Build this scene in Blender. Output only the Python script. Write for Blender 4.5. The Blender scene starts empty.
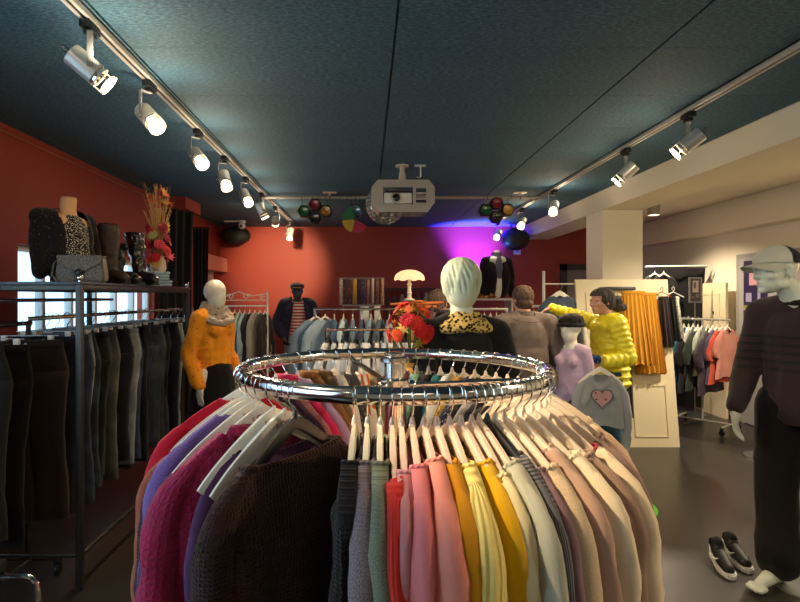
import bpy, bmesh, math, random
from mathutils import Vector, Matrix, Quaternion, noise
PI = math.pi
random.seed(7)
scene = bpy.context.scene
COL = scene.collection
EYE = 1.52          # camera height
FPX = 530.0         # focal length in pixels of the 800x602 frame

def lin(c):
    return tuple(((v/255)/12.92 if v/255 <= .04045 else ((v/255+.055)/1.055)**2.4) for v in c)

def at(px, py, d):
    """a point at depth d seen at frame position px,py (used to survey the room from the photograph)"""
    return Vector(((px-367)/FPX*d, d, EYE+(297-py)/FPX*d))

# ------------------------------------------------------------------ objects
def link(o):
    COL.objects.link(o); return o
def tag(o, label=None, cat=None, group=None, kind=None):
    if label: o['label'] = label
    if cat: o['category'] = cat
    if group: o['group'] = group
    if kind: o['kind'] = kind
    return o
def thing(name, label, cat, loc=(0,0,0), rz=0, group=None):
    o = link(bpy.data.objects.new(name, None)); o.empty_display_size = .1
    o.location = loc; o.rotation_euler = (0,0,rz)
    return tag(o, label, cat, group)
def mesh_of(bm, name='m', smooth=True):
    me = bpy.data.meshes.new(name)
    bmesh.ops.recalc_face_normals(bm, faces=bm.faces[:])
    bm.to_mesh(me); bm.free()
    if smooth:
        me.polygons.foreach_set('use_smooth', [True]*len(me.polygons))
    return me
def sharp(me, deg=35):
    try: me.set_sharp_from_angle(angle=math.radians(deg))
    except Exception: pass
def obj(name, bm, mat, parent=None, smooth=True, ang=35):
    me = bm if isinstance(bm, bpy.types.Mesh) else mesh_of(bm, name, smooth)
    if smooth and ang and not isinstance(bm, bpy.types.Mesh): sharp(me, ang)
    if mat is not None and not me.materials: me.materials.append(mat)
    o = link(bpy.data.objects.new(name, me))
    if parent is not None: o.parent = parent
    return o
def struct(name, bm, mat, parent=None, smooth=False):
    o = obj(name, bm, mat, parent, smooth)
    if parent is None: o['kind'] = 'structure'
    return o
def set_mat(o, m):
    """material on the object, so that copies may share mesh data"""
    if not o.material_slots: o.data.materials.append(m)
    o.material_slots[0].link = 'OBJECT'; o.material_slots[0].material = m
def dup(root, loc=None, rot=None, label=None, group=None, mats=None, scale=None):
    r = root.copy(); COL.objects.link(r)
    if loc is not None: r.location = loc
    if rot is not None: r.rotation_euler = rot
    if scale is not None: r.scale = scale
    if label: r['label'] = label
    if group: r['group'] = group
    if mats and r.type == 'MESH' and r.name.split('.')[0] in mats: set_mat(r, mats[r.name.split('.')[0]])
    for ch in list(root.children):
        if ch.type == 'LIGHT': continue
        c = ch.copy(); COL.objects.link(c); c.parent = r
        k = ch.name.split('.')[0]
        if mats and k in mats: set_mat(c, mats[k])
        for g in ch.children:
            d = g.copy(); COL.objects.link(d); d.parent = c
            k = g.name.split('.')[0]
            if mats and k in mats: set_mat(d, mats[k])
    return r

# ------------------------------------------------------------------ shapes
def B(): return bmesh.new()
def box(bm, c, s, rot=None, bev=0):
    m = Matrix.Translation(c) @ (rot.to_4x4() if rot else Matrix.Identity(4)) @ Matrix.Diagonal((*s, 1))
    r = bmesh.ops.create_cube(bm, size=1, matrix=m)
    if bev:
        es = list({e for v in r['verts'] for e in v.link_edges})
        bmesh.ops.bevel(bm, geom=es, offset=bev, segments=2, affect='EDGES', profile=.6)
    return bm
def box2(bm, a, b, bev=0):
    return box(bm, [(a[i]+b[i])/2 for i in range(3)], [abs(b[i]-a[i]) for i in range(3)], None, bev)
def frames(pts, closed=False, up=None):
    pts = [Vector(p) for p in pts]; n = len(pts); T = []
    for i in range(n):
        if closed: t = pts[(i+1) % n]-pts[i-1]
        else: t = pts[min(i+1,n-1)]-pts[max(i-1,0)]
        T.append(t.normalized() if t.length > 1e-9 else Vector((0,0,1)))
    u = Vector(up) if up else (Vector((0,0,1)) if abs(T[0].z) < .9 else Vector((0,1,0)))
    N = []
    for i in range(n):
        if i == 0 or up: v = u - T[i]*u.dot(T[i])
        else:
            v = N[-1] - T[i]*N[-1].dot(T[i])
        if v.length < 1e-6: v = T[i].orthogonal()
        N.append(v.normalized())
    return pts, T, N
def sweep(bm, pts, r, seg=8, closed=False, up=None, cap=True, flat=1.0, uv=False):
    """tube along pts; r number or list; flat scales across the normal"""
    pts, T, N = frames(pts, closed, up); n = len(pts)
    rr = r if isinstance(r, (list, tuple)) else [r]*n
    rings = []
    for i in range(n):
        Bn = T[i].cross(N[i]); ring = []
        for k in range(seg):
            a = 2*PI*k/seg
            ring.append(bm.verts.new(pts[i] + N[i]*math.cos(a)*rr[i]*flat + Bn*math.sin(a)*rr[i]))
        rings.append(ring)
    m = n if closed else n-1
    for i in range(m):
        a, b = rings[i], rings[(i+1) % n]
        for k in range(seg):
            bm.faces.new((a[k], a[(k+1) % seg], b[(k+1) % seg], b[k]))
    if cap and not closed:
        bm.faces.new(rings[0][::-1]); bm.faces.new(rings[-1])
    return bm
def tube(bm, a, b, r, seg=10): return sweep(bm, [a, b], r, seg)
def lathe(bm, prof, seg=24, M=None, capends=True):
    rings = []
    for (r, z) in prof:
        ring = []
        for k in range(seg):
            a = 2*PI*k/seg
            p = Vector((r*math.cos(a), r*math.sin(a), z))
            ring.append(bm.verts.new(M @ p if M else p))
        rings.append(ring)
    for a, b in zip(rings, rings[1:]):
        for k in range(seg):
            bm.faces.new((a[k], a[(k+1) % seg], b[(k+1) % seg], b[k]))
    if capends:
        bm.faces.new(rings[0][::-1]); bm.faces.new(rings[-1])
    return bm
def ell(bm, c, r, rot=None, seg=16):
    m = Matrix.Translation(c) @ (rot.to_4x4() if rot else Matrix.Identity(4)) @ Matrix.Diagonal((*r, 1))
    bmesh.ops.create_uvsphere(bm, u_segments=seg, v_segments=max(6, seg//2+2), radius=1, matrix=m); return bm
def cone(bm, p0, r0, p1, r1, seg=12):
    """limb segment with round ends"""
    p0 = Vector(p0); p1 = Vector(p1); d = p1-p0; L = d.length
    if L < 1e-6: return ell(bm, p0, (r0,)*3)
    pts = []; rr = []
    for k in range(4):
        a = PI/2*(1-k/3); pts.append(p0 - d/L*r0*math.sin(a)*.98); rr.append(max(r0*math.cos(a), .0008))
    for k in range(4):
        a = PI/2*k/3; pts.append(p1 + d/L*r1*math.sin(a)*.98); rr.append(max(r1*math.cos(a), .0008))
    return sweep(bm, pts, rr, seg)
def chain(bm, pts, rs, seg=12):
    for i in range(len(pts)-1): cone(bm, pts[i], rs[i], pts[i+1], rs[i+1], seg)
    return bm
def extrude_poly(bm, poly, y0, y1, axes='xz', M=None):
    def P(u, v, w):
        p = {'xz': Vector((u, w, v)), 'xy': Vector((u, v, w)), 'yz': Vector((w, u, v))}[axes]
        return M @ p if M else p
    a = [bm.verts.new(P(u, v, y0)) for u, v in poly]; b = [bm.verts.new(P(u, v, y1)) for u, v in poly]
    bm.faces.new(a); bm.faces.new(b[::-1]); n = len(poly)
    for i in range(n): bm.faces.new((a[i], b[i], b[(i+1) % n], a[(i+1) % n]))
    return bm
def blob(bm, voxel=.008, smooth=3, disp=None, cut=None):
    """fuse overlapping closed shapes into ONE continuous skin"""
    me = bpy.data.meshes.new('tmp'); bm.to_mesh(me); bm.free()
    o = bpy.data.objects.new('tmp', me); COL.objects.link(o)
    m = o.modifiers.new('r', 'REMESH'); m.mode = 'VOXEL'; m.voxel_size = voxel
    if smooth:
        s = o.modifiers.new('s', 'SMOOTH'); s.factor = .6; s.iterations = smooth
    dg = bpy.context.evaluated_depsgraph_get(); dg.update()
    out = bpy.data.meshes.new_from_object(o.evaluated_get(dg))
    bpy.data.objects.remove(o); bpy.data.meshes.remove(me)
    if disp:
        ns = [v.normal.copy() for v in out.vertices]
        for v, nn in zip(out.vertices, ns): v.co = v.co + nn*disp(v.co, nn)
    if cut:
        b = bmesh.new(); b.from_mesh(out)
        bmesh.ops.delete(b, geom=[v for v in b.verts if cut(v.co)], context='VERTS')
        b.to_mesh(out); b.free()
    out.polygons.foreach_set('use_smooth', [True]*len(out.polygons)); out.update()
    out.materials.clear()
    return out
def folds(amp=.008, f=9, stretch=.35, seed=0):
    def fn(c, n):
        p = Vector((c.x*f+seed, c.y*f, c.z*f*stretch))
        q = Vector((c.x*f*1.3+c.z*f*.9+seed, c.y*f*1.3, c.z*f*.8-c.x*f*.7))
        return amp*(noise.noise(p)+.5*noise.noise(p*2.3)+.8*(.35-abs(noise.noise(q))))
    return fn
def text_mesh(s, size, mat, name, parent, loc, rot, ext=.0006, align='CENTER'):
    cu = bpy.data.curves.new('t', 'FONT'); cu.body = s; cu.size = size; cu.extrude = ext; cu.align_x = align; cu.resolution_u = 2
    o = bpy.data.objects.new('t', cu); COL.objects.link(o)
    dg = bpy.context.evaluated_depsgraph_get(); dg.update()
    me = bpy.data.meshes.new_from_object(o.evaluated_get(dg)); bpy.data.objects.remove(o)
    me.materials.clear()
    q = obj(name, me, mat, parent); q.location = loc; q.rotation_euler = rot
    return q

# ------------------------------------------------------------------ materials
_m = {}
class NT:
    def __init__(s, name):
        s.m = bpy.data.materials.new(name); s.m.use_nodes = True; s.t = s.m.node_tree; s.n = s.t.nodes; s.l = s.t.links
        s.b = s.n['Principled BSDF']
    def new(s, t, **kw):
        n = s.n.new(t)
        for k, v in kw.items(): setattr(n, k, v)
        return n
    def val(s, n, **kw):
        for k, v in kw.items(): n.inputs[k.replace('_', ' ')].default_value = v
        return n
    def math(s, op, a, b=None, clamp=False):
        n = s.n.new('ShaderNodeMath'); n.operation = op; n.use_clamp = clamp
        for i, v in enumerate((a, b)):
            if v is None: continue
            if hasattr(v, 'links') or isinstance(v, bpy.types.NodeSocket): s.l.new(v, n.inputs[i])
            else: n.inputs[i].default_value = v
        return n.outputs[0]
    def mix(s, f, a, b):
        n = s.n.new('ShaderNodeMix'); n.data_type = 'RGBA'
        for i, v in ((0, f), (6, a), (7, b)):
            if isinstance(v, bpy.types.NodeSocket): s.l.new(v, n.inputs[i])
            elif i == 0: n.inputs[0].default_value = v
            else: n.inputs[i].default_value = (*v, 1)
        return n.outputs[2]
    def coord(s, kind='Object', scale=(1,1,1), rot=(0,0,0)):
        tc = s.n.new('ShaderNodeTexCoord'); mp = s.n.new('ShaderNodeMapping')
        s.l.new(tc.outputs[kind], mp.inputs[0]); mp.inputs['Scale'].default_value = scale; mp.inputs['Rotation'].default_value = rot
        return mp.outputs[0]
    def noise(s, v, scale, detail=3, rough=.55):
        n = s.n.new('ShaderNodeTexNoise'); s.l.new(v, n.inputs['Vector']); n.inputs['Scale'].default_value = scale
        n.inputs['Detail'].default_value = detail; n.inputs['Roughness'].default_value = rough
        return n.outputs[0]
    def ramp(s, f, stops):
        n = s.n.new('ShaderNodeValToRGB'); s.l.new(f, n.inputs[0]); e = n.color_ramp.elements
        while len(e) < len(stops): e.new(.5)
        for i, (p, c) in enumerate(stops): e[i].position = p; e[i].color = (*c, 1)
        return n.outputs[0]
    def bump(s, h, strength=.3, dist=.01):
        n = s.n.new('ShaderNodeBump'); s.l.new(h, n.inputs['Height']); n.inputs['Strength'].default_value = strength
        n.inputs['Distance'].default_value = dist; s.l.new(n.outputs[0], s.b.inputs['Normal'])
    def base(s, v):
        if isinstance(v, bpy.types.NodeSocket): s.l.new(v, s.b.inputs['Base Color'])
        else: s.b.inputs['Base Color'].default_value = (*v, 1)

def solid(c, rough=.5, metal=0, var=.06, bump=0, scale=30, coat=0, spec=.5, trans=0):
    key = ('s', c, rough, metal, var, bump, scale, coat, spec, trans)
    if key in _m: return _m[key]
    t = NT('surface'); col = lin(c); v = t.coord('Object')
    n = t.noise(v, scale)
    if var: t.base(t.mix(n, tuple(x*(1-var) for x in col), tuple(min(1, x*(1+var)) for x in col)))
    else: t.base(col)
    i = t.b.inputs; i['Roughness'].default_value = rough; i['Metallic'].default_value = metal
    i['Coat Weight'].default_value = coat; i['Specular IOR Level'].default_value = spec
    if trans: i['Transmission Weight'].default_value = trans
    if bump: t.bump(n, bump, .004)
    _m[key] = t.m; return t.m
def glow(c, power):
    key = ('g', c, power)
    if key in _m: return _m[key]
    t = NT('glowing'); t.base((.0,.0,.0)); t.b.inputs['Emission Color'].default_value = (*lin(c), 1)
    t.b.inputs['Emission Strength'].default_value = power
    _m[key] = t.m; return t.m
def fab(c, kind='plain', c2=None, uv=True, rough=.92, s=1.0):
    """woven and knitted cloths"""
    key = ('f', c, kind, c2, uv, rough, s)
    if key in _m: return _m[key]
    t = NT(kind+'_cloth'); col = lin(c); k2 = lin(c2) if c2 else tuple(x*.6 for x in col)
    v = t.coord('UV' if uv else 'Object', (s, s, s)); i = t.b.inputs
    i['Roughness'].default_value = rough; i['Sheen Weight'].default_value = .12; i['Sheen Roughness'].default_value = .5
    i['Specular IOR Level'].default_value = .25
    soft = t.noise(v, 14, 3); fine = t.noise(v, 420, 2)
    c_a = t.mix(soft, tuple(x*.88 for x in col), tuple(min(1, x*1.1) for x in col))
    sep = t.n.new('ShaderNodeSeparateXYZ'); t.l.new(v, sep.inputs[0])
    U = sep.outputs[0]; V = sep.outputs[1] if uv else sep.outputs[2]
    def wave(x, per, ph=0): return t.math('MULTIPLY_ADD', t.math('SINE', t.math('ADD', t.math('MULTIPLY', x, 2*PI/per), ph)), .5)
    def w01(x, per):
        n = t.n.new('ShaderNodeMath'); n.operation = 'MULTIPLY_ADD'
        t.l.new(t.math('SINE', t.math('MULTIPLY', x, 2*PI/per)), n.inputs[0]); n.inputs[1].default_value = .5; n.inputs[2].default_value = .5
        return n.outputs[0]
    if kind == 'plain':
        t.base(c_a); t.bump(t.math('ADD', fine, t.math('MULTIPLY', soft, 2)), .25, .003)
    elif kind == 'marl':
        t.base(t.mix(t.math('GREATER_THAN', t.noise(v, 330, 2), .5), c_a, k2)); t.bump(fine, .35, .003)
    elif kind in ('rib', 'widerib'):
        w = w01(U, .012 if kind == 'rib' else .02)
        t.base(c_a); t.bump(t.math('ADD', t.math('MULTIPLY', w, 2), fine), .4 if kind == 'rib' else .7, .003)
    elif kind == 'knit':
        w = t.math('MULTIPLY', w01(U, .011), w01(V, .009)); t.base(c_a); t.bump(t.math('ADD', w, t.math('MULTIPLY', fine, .4)), .8, .004)
    elif kind in ('open', 'openbig'):      # crochet with real holes
        vo = t.n.new('ShaderNodeTexVoronoi'); vo.feature = 'DISTANCE_TO_EDGE'; t.l.new(v, vo.inputs['Vector']); vo.inputs['Scale'].default_value = 105 if kind == 'open' else 62
        vo.inputs['Randomness'].default_value = .35
        d = vo.outputs['Distance']
        hole = t.math('LESS_THAN', d, .36 if kind == 'open' else .47)
        t.base(t.mix(soft, tuple(x*.75 for x in col), tuple(min(1, x*1.25) for x in col)))
        t.l.new(hole, i['Alpha']); t.bump(t.math('SUBTRACT', t.math('MULTIPLY', fine, .3), d), 1.0, .01)
    elif kind == 'cable':
        a = w01(t.math('ADD', U, t.math('MULTIPLY', t.math('SINE', t.math('MULTIPLY', V, 200)), .003)), .026)
        b = w01(V, .014)
        vo = t.n.new('ShaderNodeTexVoronoi'); t.l.new(v, vo.inputs['Vector']); vo.inputs['Scale'].default_value = 75; vo.inputs['Randomness'].default_value = .3
        h = t.math('ADD', t.math('MULTIPLY', a, .8), t.math('ADD', t.math('MULTIPLY', b, .4), t.math('SUBTRACT', 1, vo.outputs['Distance'])))
        t.base(c_a); t.bump(h, .8, .006)
    elif kind in ('stripe', 'finestripe', 'widestripe'):
        per = {'stripe': .045, 'finestripe': .007, 'widestripe': .12}[kind]
        t.base(t.mix(t.math('GREATER_THAN', w01(U if kind == 'finestripe' else V, per), .5), c_a, k2)); t.bump(fine, .3, .003)
    elif kind == 'denim':
        wear = t.noise(v, 5, 4, .65)
        w = t.math('MULTIPLY', t.math('SUBTRACT', wear, .38), 3, True)
        c3 = t.mix(w, col, k2); tw = t.noise(t.coord('UV' if uv else 'Object', (900, 120, 120)), 1, 2)
        t.base(t.mix(t.math('MULTIPLY', tw, .35), c3, tuple(min(1, x*1.8+.02) for x in col))); t.bump(t.math('ADD', tw, t.math('MULTIPLY', wear, 2)), .35, .003)
    elif kind in ('floral', 'leopard', 'spots', 'sequin', 'check', 'lace'):
        vo = t.n.new('ShaderNodeTexVoronoi'); t.l.new(v, vo.inputs['Vector'])
        sc, th = {'floral': (22, .22), 'leopard': (62, .50), 'spots': (120, .42), 'sequin': (150, .16), 'check': (30, .3), 'lace': (60, .3)}[kind]
        vo.inputs['Scale'].default_value = sc
        if kind in ('leopard', 'spots'): m = t.math('LESS_THAN', t.math('ADD', vo.outputs['Distance'], t.math('MULTIPLY', soft, .12)), th)
        elif kind == 'sequin': m = t.math('MULTIPLY', t.math('LESS_THAN', vo.outputs['Distance'], .2), t.math('GREATER_THAN', t.noise(v, 60, 1), .62))
        elif kind == 'check': m = t.math('GREATER_THAN', t.math('MULTIPLY', w01(U, .05), w01(V, .05)), .3)
        else: m = t.math('LESS_THAN', vo.outputs['Distance'], th)
        t.base(t.mix(m, c_a, k2)); t.bump(fine, .3, .003)
        if kind == 'sequin': t.l.new(t.math('SUBTRACT', .9, t.math('MULTIPLY', m, .8)), i['Roughness'])
    elif kind == 'blocks':
        n = t.noise(v, 9, 1); m = t.math('GREATER_THAN', n, .52)
        t.base(t.mix(m, c_a, k2)); t.bump(fine, .3, .003)
    _m[key] = t.m; return t.m
CHROME = solid((225,225,222), .12, 1, 0)
STEEL = solid((150,152,150), .35, 1, .05)
DARKSTEEL = solid((66,64,60), .42, .8, .05)
WHITEMETAL = solid((225,222,210), .45, 0, .02)
BLACKPL = solid((14,14,15), .45, 0, .1)
GREYPL = solid((150,148,140), .45, .2, .04)
HANGW = solid((232,216,196), .32, 0, .02, 0, 30, .25, .5, .12)
HANGPINK = solid((226,202,184), .32, 0, .02, 0, 30, .25, .5, .12)
HANGCREAM = solid((222,214,190), .35, 0, .02, 0, 30, .2, .5, .1)
HANGWHITE = solid((238,232,216), .35, 0, .02, 0, 30, .2)
HANGBLACK = solid((20,18,17), .35, 0, .05, 0, 30, .2)
MANNEQ = solid((214,222,204), .4, 0, .02, 0, 8, .1)
MANNEQW = solid((232,230,216), .4, 0, .02, 0, 8, .1)
# ================================================================== the room
XL, XR, YB, YF, ZC = -2.47, 4.60, 8.90, -2.2, 2.70
def red_wall_mat():
    t = NT('painted_red_plaster'); v = t.coord('Object'); n = t.noise(v, 1.3, 4); f = t.noise(v, 160, 3)
    t.base(t.mix(n, lin((142,47,30)), lin((154,53,34)))); t.b.inputs['Roughness'].default_value = .62
    t.bump(f, .12, .003); return t.m
def white_wall_mat():
    t = NT('painted_cream_plaster'); v = t.coord('Object'); n = t.noise(v, 1.1, 4); f = t.noise(v, 120, 3)
    t.base(t.mix(n, lin((218,207,182)), lin((228,218,194)))); t.b.inputs['Roughness'].default_value = .7
    t.bump(f, .1, .003); return t.m
def ceiling_mat():
    t = NT('blue_green_wood_wool_panel'); v = t.coord('Object', (1, 2.2, 1)); n = t.noise(v, 2.2, 5, .6); f = t.noise(t.coord('Object', (40, 110, 40)), 1, 4, .7)
    c = t.mix(n, lin((66,109,134)), lin((89,131,150)))
    t.base(t.mix(t.math('MULTIPLY', t.math('SUBTRACT', f, .42), 4, True), lin((36,72,90)), c))
    t.b.inputs['Roughness'].default_value = .8; t.bump(f, .35, .005); return t.m
def floor_mat():
    t = NT('dark_vinyl_floor'); v = t.coord('Object'); n = t.noise(v, 1.7, 5); f = t.noise(v, 45, 4)
    t.base(t.mix(n, lin((44,40,36)), lin((56,51,46))))
    t.l.new(t.math('MULTIPLY_ADD', n, .18), t.b.inputs['Roughness'])
    t.b.inputs['Roughness'].default_value = .3
    r = t.n.new('ShaderNodeMapRange'); t.l.new(n, r.inputs[0]); r.inputs[3].default_value = .22; r.inputs[4].default_value = .42
    t.l.new(r.outputs[0], t.b.inputs['Roughness']); t.bump(f, .05, .002); return t.m
RED = red_wall_mat(); CREAM = white_wall_mat(); CEIL = ceiling_mat(); FLOOR = floor_mat()
DARKGAP = solid((8,12,14), .9, 0, 0)

struct('floor', box2(B(), (XL-.2, YF-.2, -.1), (XR+.2, YB+.2, 0)), FLOOR)
# ceiling: backing and separate wood-wool panels with open joints
bm = B()
xs = [-2.47, -2.37, -1.12, .127, 1.38, 2.60]
ys = [2.51+.595*k for k in range(-8, 12)]
for i in range(len(xs)-1):
    for j in range(len(ys)-1):
        x0, x1, y0, y1 = xs[i]+(.006 if i else 0), xs[i+1]-(.006 if i < 4 else 0), ys[j]+.0015, min(ys[j+1]-.0015, YB)
        if y0 < YB: box2(bm, (x0, y0, ZC), (x1, y1, ZC+.012))
box2(bm, (XL-.2, YF-.2, ZC+.0125), (2.6, YB+.2, ZC+.1))
o = struct('ceiling', bm, CEIL)
o = struct('ceiling', box2(B(), (2.6, YF-.2, ZC), (XR+.2, YB+.2, ZC+.1)), CREAM)
# left wall with two window openings and an unseen one added for cool daylight
W1 = (3.75, 6.15, 1.22, 1.90); W2 = (8.0, 8.62, 1.15, 1.96); W3 = (-1.2, 1.9, .7, 2.25)
bm = B()
def wy(y0, y1, z0, z1): box2(bm, (XL-.2, y0, z0), (XL, y1, z1))
wy(YF, W3[0], 0, ZC); wy(W3[0], W3[1], 0, W3[2]); wy(W3[0], W3[1], W3[3], ZC); wy(W3[1], W1[0], 0, ZC); wy(W1[0], W1[1], 0, W1[2]); wy(W1[0], W1[1], W1[3], ZC)
wy(W1[1], W2[0], 0, ZC); wy(W2[0], W2[1], 0, W2[2]); wy(W2[0], W2[1], W2[3], ZC); wy(W2[1], YB, 0, ZC)
struct('wall_left', bm, RED)
struct('wall_back', box2(B(), (XL-.2, YB, 0), (XR+.2, YB+.15, ZC)), RED)
struct('wall_front', box2(B(), (XL-.2, YF-.15, 0), (XR+.2, YF, ZC)), CREAM)
bm = B(); box2(bm, (XR, YF, 0), (XR+.2, YB, ZC)); struct('wall_right', bm, CREAM)
struct('trim_1', box2(B(), (4.40, YF, 2.335), (4.595, YB, 2.695)), CREAM)   # bulkhead along the right wall
struct('trim_2', box2(B(), (2.60, YF, 2.485), (3.05, YB, 2.695)), CREAM)    # beam
# pillar with a thin framed cladding
struct('trim_3', box2(B(), (2.605, 5.86, 0), (3.05, 6.30, 2.484), .006), CREAM)
sk = solid((60,56,52), .6)
struct('baseboard_right', box2(B(), (4.575, YF, 0), (4.598, YB, .08)), sk)
struct('baseboard_back', box2(B(), (XL, 8.878, 0), (3.1, 8.898, .08)), sk)
struct('baseboard_left', box2(B(), (XL+.002, YF, 0), (XL+.022, YB, .08)), sk)
# cable rail below the ceiling on the left wall
struct('trim_4', tube(B(), (XL+.012, -1.5, 2.64), (XL+.012, 6.1, 2.64), .006), solid((170,120,100), .4, .5))
struct('trim_5', tube(B(), (XL+.03, 6.3, 2.66), (XL+.03, 8.8, 2.66), .008), solid((110,60,50), .4, .3))
struct('trim_6', box2(B(), (XL+.001, 6.2, 2.56), (-2.12, 6.75, 2.698), .004), RED)   # red box under the ceiling above the drapes
# windows
WHITEFR = solid((222,226,224), .4)
def glass_mat():
    t = NT('window_glass'); t.base((.9,.97,1)); t.b.inputs['Roughness'].default_value = .02; t.b.inputs['Transmission Weight'].default_value = 1
    t.b.inputs['IOR'].default_value = 1.02; return t.m
GLASS = glass_mat()
for n, W, xs_ in ((1, W1, 3), (2, W2, 1), (3, W3, 2)):  # the last window is out of view, added for its light
    bm = B(); f = .045
    box2(bm, (XL-.12, W[0], W[2]), (XL-.06, W[0]+f, W[3])); box2(bm, (XL-.12, W[1]-f, W[2]), (XL-.06, W[1], W[3]))
    box2(bm, (XL-.12, W[0], W[2]), (XL-.06, W[1], W[2]+f)); box2(bm, (XL-.12, W[0], W[3]-f), (XL-.06, W[1], W[3]))
    for k in range(1, xs_*2):
        y = W[0]+(W[1]-W[0])*k/(xs_*2); box2(bm, (XL-.12, y-.02, W[2]), (XL-.06, y+.02, W[3]))
    w = struct('window_%d' % n, bm, WHITEFR)
    obj('pane', box2(B(), (XL-.092, W[0]+.02, W[2]+.02), (XL-.088, W[1]-.02, W[3]-.02)), GLASS, w, False)
    if n == 2:
        obj('blind_box', box2(B(), (XL+.002, 7.55, 1.93), (XL+.13, YB-.01, 2.16), .01), solid((222,150,128), .5), w, False)
        obj('slatted_blind', box2(B(), (XL-.03, 8.02, 1.7), (XL-.02, 8.6, 1.95)), solid((200,190,180), .6), w, False)
# street side: pale facade seen through the panes
t_ = NT('pale_facade'); t_.base(lin((190,215,225))); t_.b.inputs['Roughness'].default_value = .8
bm = B(); box2(bm, (-7.2, -2, -.5), (-7, 14, 5)); o = struct('wall_outside', bm, t_.m)
# doors
bm = B(); DG = solid((52,46,46), .5); box2(bm, (3.24, 8.84, 0), (3.34, 8.90, 2.07)); box2(bm, (4.3, 8.84, 0), (4.4, 8.90, 2.07)); box2(bm, (3.24, 8.84, 1.97), (4.4, 8.90, 2.07))
d = struct('door_1', bm, DG)
obj('door_leaf', box2(B(), (3.34, 8.86, .01), (4.3, 8.895, 1.97)), solid((128,120,118), .6), d, False)
# door 2 in the right wall, grey with posters
GD = solid((146,142,136), .5)
d = struct('door_2', box2(B(), (4.555, 5.10, .005), (4.598, 6.54, 2.04), .004), GD)
obj('door_leaf', box2(B(), (4.535, 5.2, .01), (4.556, 6.46, 1.98), .004), solid((156,152,146), .5), d, False)
bm = B(); box(bm, (4.525, 6.36, 1.02), (.02, .05, .22), None, .006); sweep(bm, [(4.52, 6.36, 1.06), (4.48, 6.36, 1.06), (4.47, 6.30, 1.06), (4.47, 6.22, 1.06)], .011)
obj('door_handle', bm, BLACKPL, d)

# ------------------------------------------------------------------ camera
cam = bpy.data.cameras.new('camera'); co = link(bpy.data.objects.new('camera', cam))
co.location = (0, 0, EYE); co.rotation_euler = (PI/2, 0, 0)
cam.lens = FPX/800*36; cam.sensor_width = 36; cam.shift_x = 33/800; cam.shift_y = -4/800; cam.clip_start = .02
scene.camera = co
scene.view_settings.view_transform = 'Standard'; scene.view_settings.look = 'None'; scene.view_settings.gamma = 1
scene.view_settings.exposure = .9
w = bpy.data.worlds.new('world'); scene.world = w; w.use_nodes = True
bg = w.node_tree.nodes['Background']; bg.inputs[0].default_value = (.55, .8, 1, 1); bg.inputs[1].default_value = 1.2
scene.cycles.use_denoising = True
scene.cycles.max_bounces = 7; scene.cycles.diffuse_bounces = 4; scene.cycles.glossy_bounces = 4; scene.cycles.transparent_max_bounces = 12
scene.cycles.sample_clamp_indirect = 6

def light(kind, name, loc, power, color=(1,1,1), target=None, size=.1, angle=60, blend=.5, size_y=None, parent=None):
    L = bpy.data.lights.new(name, kind); L.energy = power; L.color = color
    o = link(bpy.data.objects.new(name, L)); o.location = loc
    if kind == 'SPOT': L.spot_size = math.radians(angle); L.spot_blend = blend; L.shadow_soft_size = size
    elif kind == 'POINT': L.shadow_soft_size = size
    elif kind == 'AREA':
        L.size = size
        if size_y: L.shape = 'RECTANGLE'; L.size_y = size_y
    if target is not None:
        o.rotation_euler = (Vector(target)-Vector(loc)).to_track_quat('-Z', 'Y').to_euler()
    return o
COOL = (.62, .84, 1); WARM = (1, .74, .44)
light('AREA', 'daylight_window', (XL-.5, 4.95, 1.6), 3, COOL, (0, 4.95, .9), 2.4, size_y=.9)
light('AREA', 'daylight_window', (XL-.3, .35, 1.6), 24, COOL, (-1, 1.6, 0), 3.0, size_y=1.5)  # daylight of the added unseen window, cools the left floor and jeans
light('AREA', 'daylight_window', (XL-.5, 8.3, 1.6), 1.2, COOL, (0, 8.3, 1.2), .6, size_y=.8)

# ------------------------------------------------------------------ track lights
def track(name, x, y0, y1, label):
    r = thing(name, label, 'light track', (x, (y0+y1)/2, ZC)); h = (y1-y0)/2
    bm = B(); box2(bm, (-.024, -h, -.034), (-.008, h, -.001)); box2(bm, (.008, -h, -.034), (.024, h, -.001)); box2(bm, (-.024, -h, -.010), (.024, h, -.001))
    obj('rail_profile', bm, solid((196,190,178), .4, .3), r, False)
    obj('groove', box2(B(), (-.0075, -h+.002, -.030), (.0075, h-.002, -.0105)), BLACKPL, r, False)
    return r
track('light_track', -1.16, -1.5, 8.15, 'pale ceiling track with silver spotlights along the left side')
track('light_track', 2.0, -1.5, 8.15, 'pale ceiling track with silver spotlights beside the white beam')

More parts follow.
